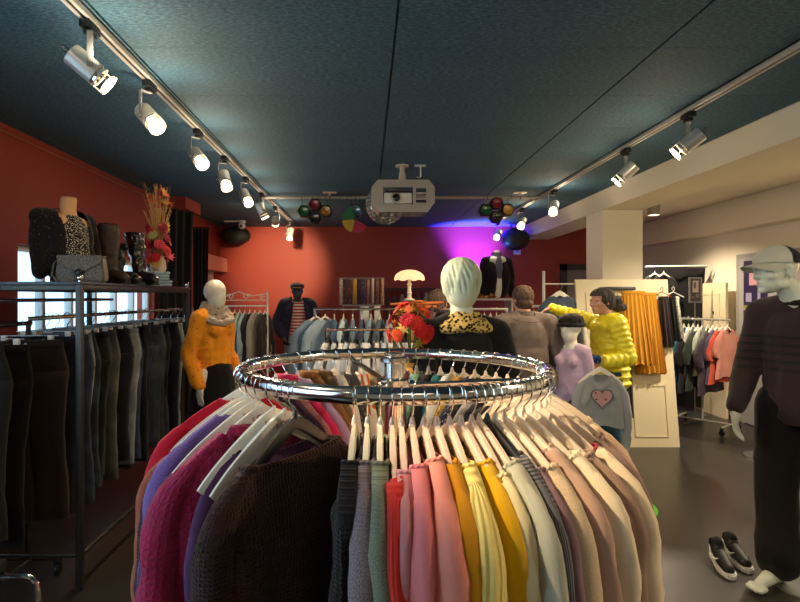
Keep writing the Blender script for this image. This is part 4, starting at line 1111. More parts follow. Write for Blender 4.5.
def body_mesh(J, sc=1.0, female=False, voxel=.007, headless=False, bare_feet=True, ears=True, curl=.5, wide=1.0, hands=True):
    bm = B(); w = (.93 if female else 1.0)*sc*wide
    ell(bm, J['chest'], (.150*w,.098*w,.165*sc)); ell(bm, J['chest']+V3(0,0,.07*sc), (.155*w,.085*w,.075*sc)); ell(bm, J['belly'], (.125*w,.09*w,.16*sc)); ell(bm, J['pelvis'], (.155*w,.105*w,.12*sc))
    if female:
        for s in (-1, 1): ell(bm, J['chest']+V3(s*.068,-.075,.02)*sc, (.055*sc,.05*sc,.05*sc))
    cone(bm, J['neck']-V3(0,0,.04*sc), .060*sc, J['neck']+(J['head']-J['neck'])*.5, .050*sc)
    cone(bm, J['neck']+V3(-.02,0,-.035)*sc, .045*sc, J['sR']+V3(.02,0,.01)*sc, .05*sc); cone(bm, J['neck']+V3(.02,0,-.035)*sc, .045*sc, J['sL']+V3(-.02,0,.01)*sc, .05*sc)
    for q in 'LR':
        a = .92 if female else 1.0; hs = 1 if q == 'L' else -1
        chain(bm, [J['s'+q], J['s'+q].lerp(J['e'+q], .4), J['e'+q], J['e'+q].lerp(J['w'+q], .3), J['w'+q]], [.056*sc*a, .050*sc*a, .038*sc*a, .040*sc*a, .025*sc*a])
        if hands: hand_shapes(bm, J['w'+q], J['hd'+q], J['hn'+q], hs, sc*a, curl)
        chain(bm, [J['h'+q], J['h'+q].lerp(J['k'+q], .35), J['k'+q], J['k'+q].lerp(J['a'+q], .3), J['a'+q]], [.095*sc, .085*sc, .055*sc, .056*sc, .034*sc])
        ell(bm, J['a'+q]+V3(0,.025,-.045)*sc, (.033*sc,.04*sc,.042*sc)); h = J['a'+q]; t = J['t'+q]; dd = (t-h); dd.z = 0; dd.normalize(); nn = V3(-dd.y, dd.x, 0)
        chain(bm, [h+V3(0,0,-.035)*sc, h.lerp(t, .5)+V3(0,0,-.01)*sc, t+V3(0,0,-.003)*sc], [.036*sc,.035*sc,.024*sc])
        for k in range(5):
            o = (k-2)*.017; L = (.05-.006*abs(k-(1 if hs > 0 else 3)))*sc; p = t+nn*o*sc*1.0; cone(bm, p-V3(0,0,.008)*sc, .013*sc, p+dd*L-V3(0,0,.012)*sc, .0105*sc, 8)
    if not headless: head_shapes(bm, J['head'], J['face'], s=sc*1.0, ears=ears)
    return blob(bm, voxel, 2)
def torso_cloth(bm, J, sc, inf=.02, female=False, hem=.88, bulk=1.0, arms='LR', r_arm=.066, cuff=.045, shoulder=True, elbow=1.0, loose=1.0):
    w = (.93 if female else 1.0)*sc
    ell(bm, J['chest'], (.150*w+inf, .100*w+inf*1.1, .165*sc+inf*.5)); ell(bm, J['belly'], (.135*w*loose+inf, .098*w*loose+inf, .17*sc)); ell(bm, J['pelvis']+V3(0,0,.02), (.150*w*loose+inf, .108*w*loose+inf, .13*sc))
    for k_ in range(6): ell(bm, J['chest'].lerp(J['pelvis']+V3(0,0,.02), k_/5), (.146*w*(1+(loose-1)*k_/5)+inf, .100*w*(1+(loose-1)*k_/5)+inf, .10*sc))
    c = Vector(J['pelvis']); c.z = hem; cone(bm, J['belly'], .11*w+inf, c+V3(0,0,.06), .12*w*loose+inf*.7)
    ell(bm, Vector((c.x, c.y, hem+.05)), (.155*w*loose+inf*.8, .11*w*loose+inf*.8, .07))
    for s, k in ((1, 'L'), (-1, 'R')):
        cone(bm, J['neck']+V3(s*.03,0,-.035)*sc, .055*sc+inf*.6, J['s'+k]+V3(-s*.015,0,0), .055*sc+inf*.7)
        if female: ell(bm, J['chest']+V3(s*.068,-.078,.02)*sc, (.058*sc+inf*.5, .05*sc+inf*.3, .055*sc+inf*.4))
        if k in arms:
            e = J['e'+k]; wr = J['w'+k]
            chain(bm, [J['s'+k], J['s'+k].lerp(e, .5), e, e.lerp(wr, .5), wr.lerp(e, .06)], [r_arm*sc, r_arm*.96*sc, r_arm*.88*sc*elbow, (r_arm*.5+cuff*.5)*sc, cuff*sc], 14)
    return bm
def leg_cloth(bm, J, sc, rt=.11, rk=.085, rh=.085, hem=None):
    ell(bm, J['pelvis'], (.17*sc,.122*sc,.125*sc))
    for k in 'LR':
        a = Vector(J['a'+k]); a.z = (hem if hem is not None else .06*sc)+rh*.0
        chain(bm, [J['h'+k], J['h'+k].lerp(J['k'+k], .5), J['k'+k], J['k'+k].lerp(a, .5), a], [rt*sc, (rt+rk)/2*sc, rk*sc, (rk+rh)/2*sc, rh*sc], 14)
    return bm
def cl(name, bm, mat, parent, voxel=.009, amp=.006, f=9, seed=0, cut=None, smooth=7, stretch=.35):
    return obj(name, blob(bm, voxel, smooth, folds(amp, f, stretch, seed) if amp else None, cut), mat, parent)
def placed(name, label, cat, loc, rz): return thing(name, label, cat, loc, rz)

# ---------- right male mannequin: seen from its left front, looking to the left
def right_mannequin():
    r = placed('mannequin', 'tall pale male mannequin in dark maroon sweater and trucker cap at the right edge', 'mannequin', (2.26, 2.74, 0), -.85)
    # faces local -Y; turned so that it looks towards -X in the room
    J = pose(1.03, head=(-.095,-.125,1.600), neck=(-.02,-.01,1.46), chest=(0,.01,1.29), sL=(.20,.0,1.40), eL=(.28,.05,1.12), wL=(.27,-.06,.86), hdL=(.02,-.25,-.95), hnL=(-1,0,0),
             sR=(-.18,.02,1.40), eR=(-.235,.0,1.12), wR=(-.25,-.17,.90), kL=(.13,.0,.50), aL=(.14,.06,.09), tL=(.16,-.10,.035), aR=(-.10,-.02,.09), kR=(-.11,-.03,.5), tR=(-.15,-.18,.035), face=(-.585,-.817,-.03))
    obj('body', body_mesh(J, 1.03, voxel=.006, curl=.45), MANNEQ, r)
    bm = torso_cloth(B(), J, 1.03, .03, hem=.86, r_arm=.070, cuff=.045, loose=1.0)
    nz = J['neck'].z
    def cut(c): return c.z < .865 or (c.z > nz-.005 and abs(c.x) < .075)
    pm = NT('banded_maroon_knit'); v = pm.coord('Object'); sep = pm.n.new('ShaderNodeSeparateXYZ'); pm.l.new(v, sep.inputs[0]); z = sep.outputs[2]
    b1 = pm.math('MULTIPLY', pm.math('GREATER_THAN', pm.math('SINE', pm.math('MULTIPLY', z, 2*PI/.042)), .35), pm.math('MULTIPLY', pm.math('GREATER_THAN', z, 1.12), pm.math('LESS_THAN', z, 1.32)))
    n = pm.noise(v, 240, 2); pm.base(pm.mix(b1, pm.mix(n, lin((38,26,32)), lin((54,38,45))), lin((22,18,22)))); pm.b.inputs['Roughness'].default_value = .9; pm.b.inputs['Sheen Weight'].default_value = .15; pm.bump(n, .5, .004)
    sw = obj('sweater', blob(bm, .009, 7, folds(.008, 8, .5, 3), cut), pm.m, r)
    bm = B(); c = Vector(J['neck'])+V3(0,-.004,.0); sweep(bm, [(c.x+.066*math.cos(a*PI/16), c.y+.062*math.sin(a*PI/16), c.z+.0-.012*math.sin(a*PI/16)*-1) for a in range(32)], .018, 8, closed=True); obj('collar', bm, fab((34,26,32), 'rib', uv=False), sw)
    cl('trousers', leg_cloth(B(), J, 1.03, .115, .095, .098, hem=.13), fab((20,20,23), uv=False), r, .009, .009, 6, 4, cut=lambda c: c.z < .045)
    bm = B()
    for k, y in ((1, .02), (-1, .02)): pass
    # trucker cap: pale front, black mesh back
    h = J['head']; cc = h+V3(0,.012,.055); c0_ = Vector(cc); cc = V3(0,0,0); capM = Matrix.Translation(h+V3(.007,.010,.055)) @ Matrix.Rotation(-.621, 4, 'Z') @ Matrix.Scale(1.04, 4)
    cap = B(); ell(cap, cc, (.088,.108,.082), None, 28)
    def cutf(c): return c.z < cc.z-.012 or c.y > cc.y+.005
    def cutb(c): return c.z < cc.z-.012 or c.y < cc.y+.004
    q = obj('cap_front', blob(cap, .006, 1, None, cutf), solid((196,196,178), .8, 0, .04, .2, 200), r)
    cap = B(); ell(cap, cc, (.088,.110,.082), None, 28); obj('cap_mesh_back', blob(cap, .006, 1, None, cutb), fab((24,22,22), 'knit', uv=False), r)
    bm = B(); n = 14; rows = []
    for j in range(5):
        u = j/4; row = []
        for i in range(n+1):
            a = PI*(1.08+.84*i/n); rr = 1+u*.0; x = .086*math.cos(a); y = .100*math.sin(a)*(1.0) - .078*u*abs(math.sin(a))**.7
            row.append((cc.x+x, cc.y+y, cc.z-.008-.020*u-.020*(abs(x)/.086)**2*(.3+u)))
        rows.append(row)
    for dz, flip in ((0, False), (-.004, True)):
        Vv = [[bm.verts.new((p[0], p[1], p[2]+dz)) for p in row] for row in rows]
        for j in range(4):
            for i in range(n): bm.faces.new((Vv[j][i], Vv[j][i+1], Vv[j+1][i+1], Vv[j+1][i]))
    obj('cap_brim', bm, solid((190,190,172), .8, 0, .04, .2, 200), r)
    for o_ in r.children:
        if o_.name.startswith('cap_'): o_.data.transform(capM)
    # foot plate of the mannequin
    bm = B(); lathe(bm, [(.001,0),(.16,0),(.16,.008),(.001,.01)], 40, Matrix.Translation((0,.06,0)), False); obj('base_plate', bm, solid((120,128,120), .1, .2, 0, 0, 30, .3), r)
    return r
right_mannequin()
def sneaker(label, loc, rz):
    r = thing('sneaker', label, 'shoe', loc, rz, 'black and white sneakers beside the mannequin')
    pl = [(.030,.045),(.036,.02),(.034,-.04),(.040,-.12),(.042,-.17),(.034,-.21),(.015,-.235),(-.01,-.235),(-.030,-.21),(-.040,-.17),(-.038,-.12),(-.032,-.04),(-.034,.02),(-.028,.045),(0,.055)]
    bm = extrude_poly(B(), pl, 0, .030, 'xy'); bmesh.ops.bevel(bm, geom=bm.edges[:], offset=.006, segments=2, affect='EDGES'); obj('sole', bm, solid((226,224,216), .5), r)
    bm = B(); chain(bm, [(0,.015,.06),(0,-.04,.06),(0,-.11,.05),(0,-.19,.042)], [.036,.038,.038,.030], 14); cone(bm, (0,.012,.06), .036, (0,.012,.10), .038); cone(bm, (0,-.03,.07), .034, (0,-.02,.11), .028)
    obj('upper', blob(bm, .005, 2, cut=lambda c: c.z < .026 or c.z > .112+.1*(c.y-.0)*.3), solid((20,20,22), .55, 0, .1), r)
    bm = B(); cone(bm, (0,.005,.085), .028, (0,.0,.108), .030); obj('collar_lining', bm, solid((40,40,44), .9), r)
    for sx in (-1, 1):
        bm = B(); sweep(bm, [(sx*.036, .015, .085), (sx*.041, -.03, .058), (sx*.0415, -.075, .045), (sx*.040, -.11, .052), (sx*.032,-.13,.068)], [.002,.005,.007,.006,.002], 8); obj('side_stripe', bm, solid((236,236,230), .5), r)
    for k in range(5):
        y = -.055-.022*k; z = .104-.010*k; bm = B(); sweep(bm, [(-.02, y, z-.012), (0, y-.003, z-.003), (.02, y, z-.012)], .003, 6); obj('lace', bm, solid((30,30,32), .8), r)
    return r
sneaker('left shoe of a black sneaker pair with white stripe and sole beside the mannequin feet', (2.02, 3.06, 0), -.30)
sneaker('right shoe of the black sneaker pair, closer to the black trousers', (2.145, 3.13, 0), -.22)

# ---------- centre mannequin seen from behind: sculpted hair, black top, leopard scarf
def centre_mannequin():
    r = placed('mannequin', 'pale female mannequin with sculpted hair seen from behind, leopard collar over black top', 'mannequin', (.445, 2.48, 0), PI+.12)
    J = pose(1.0, head=(0,-.03,1.575), neck=(0,.0,1.43), chest=(0,0,1.25), belly=(0,0,1.05), sL=(.16,.0,1.355), sR=(-.16,.0,1.355), eL=(.20,.05,1.08), eR=(-.21,.05,1.08), wL=(.20,-.08,.86), wR=(-.21,-.05,.86))
    obj('body', body_mesh(J, 1.0, True, .008, curl=.4), MANNEQ, r)
    bm = B(); c = J['head']+V3(0,.01,.03)
    ell(bm, c, (.086,.104,.085), None, 24); ell(bm, c+V3(0,.03,-.06), (.070,.070,.085), None, 24); ell(bm, c+V3(0,.0,.035), (.078,.09,.062), None, 24)
    rnd = random.Random(3)
    for k in range(34):
        a = PI*(-.12+1.24*k/33); pts = []; rr = []
        for q in range(7):
            u = q/6; el = 1.35-2.2*u; cx = math.cos(a+.18*math.sin(u*5+k))*math.cos(el); cy = math.sin(a+.18*math.sin(u*5+k))*math.cos(el)
            pts.append(c+V3(.089*cx, .106*cy+.006*u, .098*math.sin(el)+(-.02 if u > .8 else 0))); rr.append(.0095*(1-.45*u))
        sweep(bm, pts, rr, 6)
    obj('sculpted_hair', blob(bm, .0045, 1), solid((206,220,196), .45, 0, .02), r)
    bm = torso_cloth(B(), J, 1.0, .022, True, hem=.70, r_arm=.072, cuff=.05, loose=1.1); nz = J['neck'].z
    cl('black_top', bm, fab((20,20,21), uv=False), r, .008, .012, 7, 2, cut=lambda c: c.z < .72 or (c.z > nz-.035 and abs(c.x) < .06))
    bm = B(); cone(bm, J['pelvis'], .15, V3(0,0,.55), .18); cl('skirt', bm, fab((22,22,24), uv=False), r, .01, .008, 8, 1)
    bm = B()
    for k in range(3):
        R0 = (.112,.092,.070)[k]; zz = nz+(-.060,-.035,-.008)[k]
        sweep(bm, [(R0*1.12*math.cos(a*PI/18), .006+R0*.80*math.sin(a*PI/18), zz+.010*math.sin(a*PI/18)+.004*math.sin(a*.9+k)) for a in range(36)], (.022,.020,.018)[k], 10, closed=True)
    obj('leopard_collar', blob(bm, .006, 2, folds(.006, 26, 1.0, 5)), fab((206,178,98), 'leopard', (44,34,22), uv=False), r)
    bm = B(); lathe(bm, [(.001,0),(.16,0),(.16,.008),(.001,.01)], 40, None, False); obj('base_plate', bm, solid((120,128,120), .1, .2, 0, 0, 30, .3), r)
    return r
centre_mannequin()
# ---------- orange blouse mannequin at the left
def egg_head(bm, c, s=1.0, f=(0,-1,0)):
    R = Vector(f).to_track_quat('-Y', 'Z').to_matrix()
    P = lambda x, y, z: Vector(c)+R @ Vector((x, y, z))*s
    ell(bm, P(0,.008,.02), (.076*s,.092*s,.092*s), R, 20); ell(bm, P(0,-.012,-.035), (.062*s,.072*s,.088*s), R, 20); ell(bm, P(0,-.082,-.022), (.010*s,.016*s,.024*s), R)
def left_mannequin():
    r = placed('mannequin', 'white egg-headed mannequin in orange flowered blouse, grey scarf and black skirt', 'mannequin', (-1.20, 4.15, 0), 1.1)
    J = pose(.98, head=(0,-.02,1.575), neck=(0,.0,1.45), sL=(.155,.0,1.375), sR=(-.155,.0,1.375), eL=(.20,.05,1.10), eR=(-.21,.07,1.10), wL=(.21,-.08,.90), wR=(-.20,-.05,.86), chest=(0,0,1.27))
    bmh = B()
    me = body_mesh(J, .98, True, .009, headless=True, curl=.4)
    b = bmesh.new(); b.from_mesh(me); egg_head(b, J['head'], 1.02); cone(b, J['neck'], .05, J['head'], .045)
    obj('body', blob(b, .008, 1), MANNEQW, r)
    bm = torso_cloth(B(), J, .98, .022, True, hem=.86, r_arm=.064, cuff=.052, loose=1.0); nz = J['neck'].z
    cl('blouse', bm, fab((236,150,26), 'floral', (214,110,70), uv=False), r, .008, .014, 9, 6, cut=lambda c: c.z < .83 or (c.z > nz-.03 and abs(c.x) < .05))
    bm = B()
    for k in range(4):
        R0 = (.125,.105,.088,.075)[k]; zz = nz+(-.075,-.045,-.015,.015)[k]
        sweep(bm, [(R0*1.15*math.cos(a*PI/18), -.01+R0*.95*math.sin(a*PI/18), zz+.018*math.sin(a*PI/18)+.01*math.sin(a*.7+k*2)) for a in range(36)], .026, 10, closed=True)
    obj('scarf', blob(bm, .006, 1, folds(.008, 24, 1.0, 5)), fab((168,154,140), 'floral', (110,100,94), uv=False), r)
    bm = B(); cone(bm, J['pelvis']-V3(0,0,.02), .16, V3(0,0,.58), .20); cl('skirt', bm, fab((14,14,16), uv=False), r, .01, .01, 8, 1)
    bm = B(); lathe(bm, [(.001,0),(.15,0),(.15,.008),(.001,.01)], 32, None, False); obj('base_plate', bm, STEEL, r)
left_mannequin()
# ---------- man-like dark mannequin by the red wall
def wall_mannequin():
    r = placed('mannequin', 'dark mannequin in navy overshirt, red striped T-shirt and flat cap by the red wall', 'mannequin', (-1.02, 7.75, 0), .12)
    J = pose(1.0, eR=(-.30,.06,1.14), wR=(-.20,-.10,.96), hdR=(.4,-.2,-.8), eL=(.28,.02,1.13), head=(0.0,-.03,1.60))
    obj('body', body_mesh(J, 1.0, voxel=.01), solid((70,84,88), .5, 0, .04), r)
    bm = torso_cloth(B(), J, 1.0, .012, hem=.92, arms='', loose=1.0); cl('striped_shirt', bm, fab((170,44,52), 'stripe', (224,206,200), uv=False), r, .01, .006, 8, 1, cut=lambda c: c.z < .90 or (c.z > J['neck'].z-.02 and abs(c.x) < .06))
    bm = torso_cloth(B(), J, 1.0, .055, hem=.80, r_arm=.09, cuff=.065, loose=1.12); nz = J['neck'].z
    def cut(c): return c.z < .80 or (c.y < -.0 and abs(c.x-.02) < .055+.10*max(0, (1.5-c.z)/.7)) or (c.z > nz-.02 and abs(c.x) < .07)
    cl('overshirt', bm, fab((40,40,62), uv=False), r, .01, .014, 7, 2, cut=cut)
    cl('jeans', leg_cloth(B(), J, 1.0, .10, .08, .075), fab((120,134,142), 'denim', (156,168,174), uv=False), r, .011, .006, 7, 2)
    h = J['head']; bm = B(); ell(bm, h+V3(0,.01,.075), (.105,.125,.062)); ell(bm, h+V3(0,-.12,.045), (.075,.065,.014)); obj('flat_cap', blob(bm, .007, 2), fab((52,44,46), uv=False), r)
wall_mannequin()

# ---------- people
SKIN = solid((206,150,122), .5, 0, .05); SKIN2 = solid((196,146,124), .5, 0, .05)
def man():
    r = placed('person', 'man seen from behind in a grey brown softshell jacket with short hair', 'person', (1.25, 4.20, 0), PI+.12)
    J = pose(.96, head=(0,-.05,1.56), neck=(0,.0,1.43), chest=(0,.01,1.26), belly=(0,.02,1.08), sL=(.195,.01,1.365), sR=(-.195,.01,1.365), eL=(.27,.0,1.10), eR=(-.28,.0,1.10), wL=(.22,-.14,.98), wR=(-.24,-.12,.96), hdL=(-.3,-.8,-.2), hdR=(.3,-.8,-.2), face=(-.12,-1,-.25))
    obj('body', body_mesh(J, .96, voxel=.008), SKIN, r)
    bm = B(); c = J['head']+V3(.0,.014,.032); ell(bm, c, (.083,.100,.086), None, 22); ell(bm, c+V3(0,.025,-.055), (.070,.072,.06), None, 20)
    nzh = J['head'].z
    obj('hair', blob(bm, .005, 1, folds(.006, 60, .6, 1), cut=lambda p: (p.y < J['head'].y-.02 and p.z < nzh+.05) or p.z < nzh-.075 or (abs(p.x) > .07 and p.z < nzh+.0)), solid((74,56,44), .85, 0, .5, .8, 260), r)
    m = fab((104,92,86), 'marl', (92,82,78), uv=False)
    bm = torso_cloth(B(), J, .96, .035, hem=.82, r_arm=.08, cuff=.052, loose=1.12); nz = J['neck'].z
    j = cl('jacket', bm, m, r, .008, .012, 6.5, 7, cut=lambda c: c.z < .80 or (c.z > nz+.005 and abs(c.x) < .06))
    bm = B(); lathe(bm, [(.078,-.03),(.074,.0),(.068,.045),(.060,.047),(.062,.0)], 28, Matrix.Translation(J['neck']+V3(0,.0,-.01)) @ Matrix.Diagonal((1.05,1,1,1)), False); obj('collar', bm, m, j)
    bm = B(); sweep(bm, [(-.17,.095,1.36), (-.08,.125,1.33), (.0,.133,1.325), (.08,.125,1.33), (.17,.095,1.36)], .003, 6); obj('yoke_seam', bm, fab((78,68,64), uv=False), j)
    cl('trousers', leg_cloth(B(), J, .96, .10, .08, .07), fab((30,32,40), 'denim', (44,48,60), uv=False), r, .011, .006, 7, 2)
    for k in 'LR':
        a, t = J['a'+k], J['t'+k]; bm = B(); chain(bm, [a+V3(0,.02,-.03), a.lerp(t, .5), t+V3(0,0,.01)], [.045,.046,.035]); obj('shoe', blob(bm, .008, 1, cut=lambda c: c.z < .002), BLACKPL, r)
man()
def woman():
    # faces -X in the room; left shoulder is nearer the camera... reaching forward with the far arm
    r = placed('person', 'woman in a bright yellow puffer jacket and jeans reaching for a brown bag', 'person', (2.0, 4.42, 0), -PI/2+.12)
    J = pose(.95, head=(0,-.06,1.56), neck=(0,.0,1.43), chest=(0,.02,1.25), belly=(0,.03,1.06), pelvis=(0,.03,.92), sL=(.165,.0,1.36), sR=(-.165,-.03,1.37), eR=(-.30,-.14,1.43), wR=(-.36,-.34,1.50), hdR=(-.2,-.9,-.45), hnR=(0,-.4,-1),
             eL=(.25,.04,1.09), wL=(.27,-.21,1.07), hdL=(-.3,-.9,.0), hnL=(-.4,0,-.9), face=(.25,-1,-.12))
    obj('body', body_mesh(J, .95, True, voxel=.007, curl=.7), SKIN2, r)
    h = J['head']; bm = B(); c = h+V3(0,.02,.035); ell(bm, c, (.084,.100,.085), None, 22); ell(bm, c+V3(0,.04,-.04), (.072,.07,.07)); chain(bm, [c+V3(0,.09,-.05), c+V3(.0,.14,-.075), c+V3(0,.18,-.085)], [.045,.05,.032]); ell(bm, c+V3(0,.12,-.03), (.05,.05,.042))
    obj('hair', blob(bm, .005, 1, folds(.008, 40, .5, 2), cut=lambda p: p.y < h.y-.03 and p.z < h.z+.045), solid((58,50,50), .75, 0, .45, .8, 220), r)
    bm = B()
    def stack(p0, p1, r0, r1, step=.045, flat=1.0, wide=1.0, bulge=1.07, iden=False):
        p0, p1 = Vector(p0), Vector(p1); L = (p1-p0).length; n = max(2, int(L/step)); q = Matrix.Identity(3) if iden else (p1-p0).to_track_quat('Z', 'Y').to_matrix()
        for k in range(n+1):
            u = k/n; rr = r0+(r1-r0)*u; ell(bm, p0.lerp(p1, u), (rr*bulge*wide, rr*bulge*flat, step*.66), q, 16)
        cone(bm, p0, r0*.95*flat, p1, r1*.95*flat)
        if wide*1.0 != flat: [ell(bm, p0.lerp(p1, k/6), (r0*.97*wide, r0*.97*flat, L/6)) for k in range(7)]
    stack(J['pelvis']+V3(0,0,-.06), J['chest']+V3(0,0,.09), .172, .156, .055, .86, 1.05, 1.06, True); ell(bm, J['chest']+V3(0,-.06,0), (.13,.085,.14)); ell(bm, J['pelvis']+V3(0,0,.0), (.178,.146,.09))
    stack(J['sL'], J['eL'], .072, .066); stack(J['eL'], J['wL'].lerp(J['eL'], .1), .064, .048); stack(J['sR'], J['eR'], .070, .060); stack(J['eR'], J['wR'].lerp(J['eR'], .05), .058, .042)
    for s in (-1, 1): cone(bm, J['neck']+V3(s*.03,0,-.04), .065, J['s'+('L' if s > 0 else 'R')], .074)
    YEL = solid((242,226,44), .42, 0, .05, .1, 40)
    nz = J['neck'].z
    j = obj('puffer_jacket', blob(bm, .007, 1, folds(.004, 24, 1, 3), cut=lambda c: c.z > nz+.01 and abs(c.x) < .05 and c.y > -.06), YEL, r)
    bm = B(); chain(bm, [J['neck']+V3(-.06,.06,-.01), J['neck']+V3(0,.12,-.045), J['neck']+V3(.06,.06,-.01)], [.045,.058,.045]); ell(bm, J['neck']+V3(0,.10,-.10), (.10,.05,.09)); sweep(bm, [(J['neck']+V3(.075*math.cos(a*PI/10), .01+.07*math.sin(a*PI/10), -.01)) for a in range(20)], .022, 8, closed=True)
    obj('hood', blob(bm, .007, 1, folds(.008, 16, 1, 1)), YEL, j)
    cl('jeans', leg_cloth(B(), J, .95, .095, .075, .062), fab((40,66,92), 'denim', (70,100,126), uv=False), r, .010, .005, 7, 2)
    for k in 'LR':
        a, t = J['a'+k], J['t'+k]; bm = B(); chain(bm, [a+V3(0,.02,-.03), a.lerp(t, .5), t+V3(0,0,.01)], [.043,.044,.033]); obj('shoe', blob(bm, .008, 1, cut=lambda c: c.z < .002), BLACKPL, r)
    return r, J
wr, WJ = woman()
WM = Matrix.Translation(wr.location) @ Matrix.Rotation(-PI/2+.12, 4, 'Z')
HAND_R = WM @ (WJ['wR']+V3(0.01,-.09,-.04)); HAND_L = WM @ (WJ['wL']+V3(-.03,-.08,0))
def customer():
    r = placed('person', 'customer with greying brown hair mostly hidden behind the black-clad mannequin', 'person', (.68, 5.25, 0), PI-.9)
    J = pose(.94, head=(0,-.05,1.56), neck=(0,.0,1.43), face=(-.3,-1,-.2))
    obj('body', body_mesh(J, .94, True, voxel=.010), SKIN, r)
    bm = B(); c = J['head']+V3(0,.014,.03); ell(bm, c, (.094,.112,.10), None, 22); ell(bm, c+V3(0,.03,-.05), (.085,.085,.08)); hz = J['head']
    obj('hair', blob(bm, .006, 1, folds(.012, 40, .6, 1), cut=lambda p: p.y < hz.y-.03 and p.z < hz.z+.05), solid((96,78,68), .9, 0, .55, .8, 160), r)
    bm = torso_cloth(B(), J, .94, .03, True, hem=.8); cl('coat', bm, fab((30,30,34), uv=False), r, .011, .01, 7, 2, cut=lambda c: c.z > J['neck'].z-.01 and abs(c.x) < .05)
    cl('trousers', leg_cloth(B(), J, .94, .10, .08, .07), fab((34,34,40), uv=False), r, .012, .006, 7, 2)
customer()
# ================================================================== hanging pipe, projector, party lights
PZ, PY = 2.638, 5.96
r = thing('lighting_pipe', 'long pale pipe hanging across the room below the ceiling', 'pipe', (0, PY, PZ))
obj('pipe', tube(B(), (-1.19, 0, 0), (1.95, 0, 0), .019, 16), GREYPL, r)
for x in (-.42, 1.72):
    bm = B(); box2(bm, (x-.075, -.03, ZC-PZ-.012), (x+.075, .03, ZC-PZ-.001)); box2(bm, (x-.012, -.012, .015), (x+.012, .012, ZC-PZ-.01)); q = obj('ceiling_plate', bm, solid((214,196,184), .4), r)
    bm = B(); sweep(bm, [(x+.024*math.cos(a*PI/8), -.03+.0, .024*math.sin(a*PI/8)) if False else (x, .024*math.cos(a*PI/8), .024*math.sin(a*PI/8)) for a in range(16)], .004, 6, closed=True); obj('clamp', bm, BLACKPL, r)
for x in (-.47, -.30, -.22, -.13, .12, 1.35, 1.62):
    bm = B(); sweep(bm, [(x, .022*math.cos(a*PI/8), .022*math.sin(a*PI/8)) for a in range(16)], .003, 6, closed=True); obj('cable_tie', bm, BLACKPL, r)
def hexa(R): return [(R*math.cos(k*PI/3), R*math.sin(k*PI/3)) for k in range(6)]
def party_cluster(label, x, z):
    r = thing('party_light', label, 'party light', (x, PY, z), 0, 'party lights on the pipe')
    R = .105; pos = [(-.165, .0, (14,84,34)), (0, .10, (120,16,30)), (.165, .0, (150,110,12)), (0, -.10, (30,30,32))]
    for i, (dx, dz, c) in enumerate(pos):
        dz += 0
        bm = B(); extrude_poly(bm, [(dx+u, dz+v) for u, v in hexa(R)], -.02, .13); bmesh.ops.bevel(bm, geom=bm.edges[:], offset=.006, segments=1, affect='EDGES'); h = obj('lamp_housing', bm, BLACKPL, r)
        M = Matrix.Translation((dx, -.0, dz)) @ Matrix.Rotation(PI/2, 4, 'X')
        obj('coloured_lens', lathe(B(), [(.001,.020),(.05,.022),(.072,.030),(.076,.021)], 20, M, False), solid(c, .15, 0, .3, .6, 60, .6, .5), h)
        obj('rim', lathe(B(), [(.074,.02),(.084,.034),(.078,.036),(.074,.024)], 20, M, False), BLACKPL, h)
    r.scale = (.74,)*3
    for dx in (-.20, -.03, .06, .18):
        top = (PZ-z)/.74; bm = B(); sweep(bm, [(dx, .05, .09 if abs(dx) > .1 else .18), (dx, .03, top-.06), (dx, .024, top), (dx, 0, top+.024), (dx, -.024, top), (dx, -.022, top-.02)], .005, 6); obj('hanging_hook', bm, BLACKPL, r)
    return r
party_cluster('cluster of four black hexagonal party lights hanging left on the pipe', -.585, 2.485)
party_cluster('cluster of four black hexagonal party lights hanging right on the pipe', 1.46, 2.50)
def wheel():
    r = thing('colour_wheel_light', 'single party lamp with a green, yellow and red colour wheel on the pipe', 'party light', (-.13, PY, 2.46))
    bm = B(); extrude_poly(bm, [(u, v+.03) for u, v in hexa(.085)], -.0, .12); bmesh.ops.bevel(bm, geom=bm.edges[:], offset=.006, segments=1, affect='EDGES'); obj('lamp_housing', bm, BLACKPL, r)
    M = Matrix.Translation((0, 0, .03)) @ Matrix.Rotation(PI/2, 4, 'X'); obj('lens', lathe(B(), [(.001,.002),(.05,.006),(.062,.014),(.066,.002)], 20, M, False), solid((60,110,130), .1, 0, .3, .4, 60, .8), r)
    for k, c in enumerate(((30,130,70), (200,170,40), (190,30,70))):
        bm = B(); a0 = math.radians(110+75*k); pl = [(0, -.07)]+[(.15*math.cos(a0+math.radians(70)*q/8), -.07+.15*math.sin(a0+math.radians(70)*q/8)) for q in range(9)]
        extrude_poly(bm, pl, -.03, -.026); obj('wheel_segment', bm, solid(c, .25, 0, .05, 0, 30, .5, .5, .2), r)
    bm = B(); lathe(bm, [(.001,.02),(.018,.02),(.018,.05),(.001,.05)], 14, Matrix.Translation((0, 0, -.07)) @ Matrix.Rotation(PI/2, 4, 'X'), False); box2(bm, (-.012, -.02, -.07), (.012, .0, .0)); obj('motor', bm, BLACKPL, r)
    for dx in (-.05, .05): bm = B(); sweep(bm, [(dx, .05, .09), (dx, .03, .14), (dx, .024, PZ-2.46), (dx, 0, PZ-2.46+.024), (dx, -.024, PZ-2.46)], .005, 6); obj('hanging_hook', bm, BLACKPL, r)
wheel()
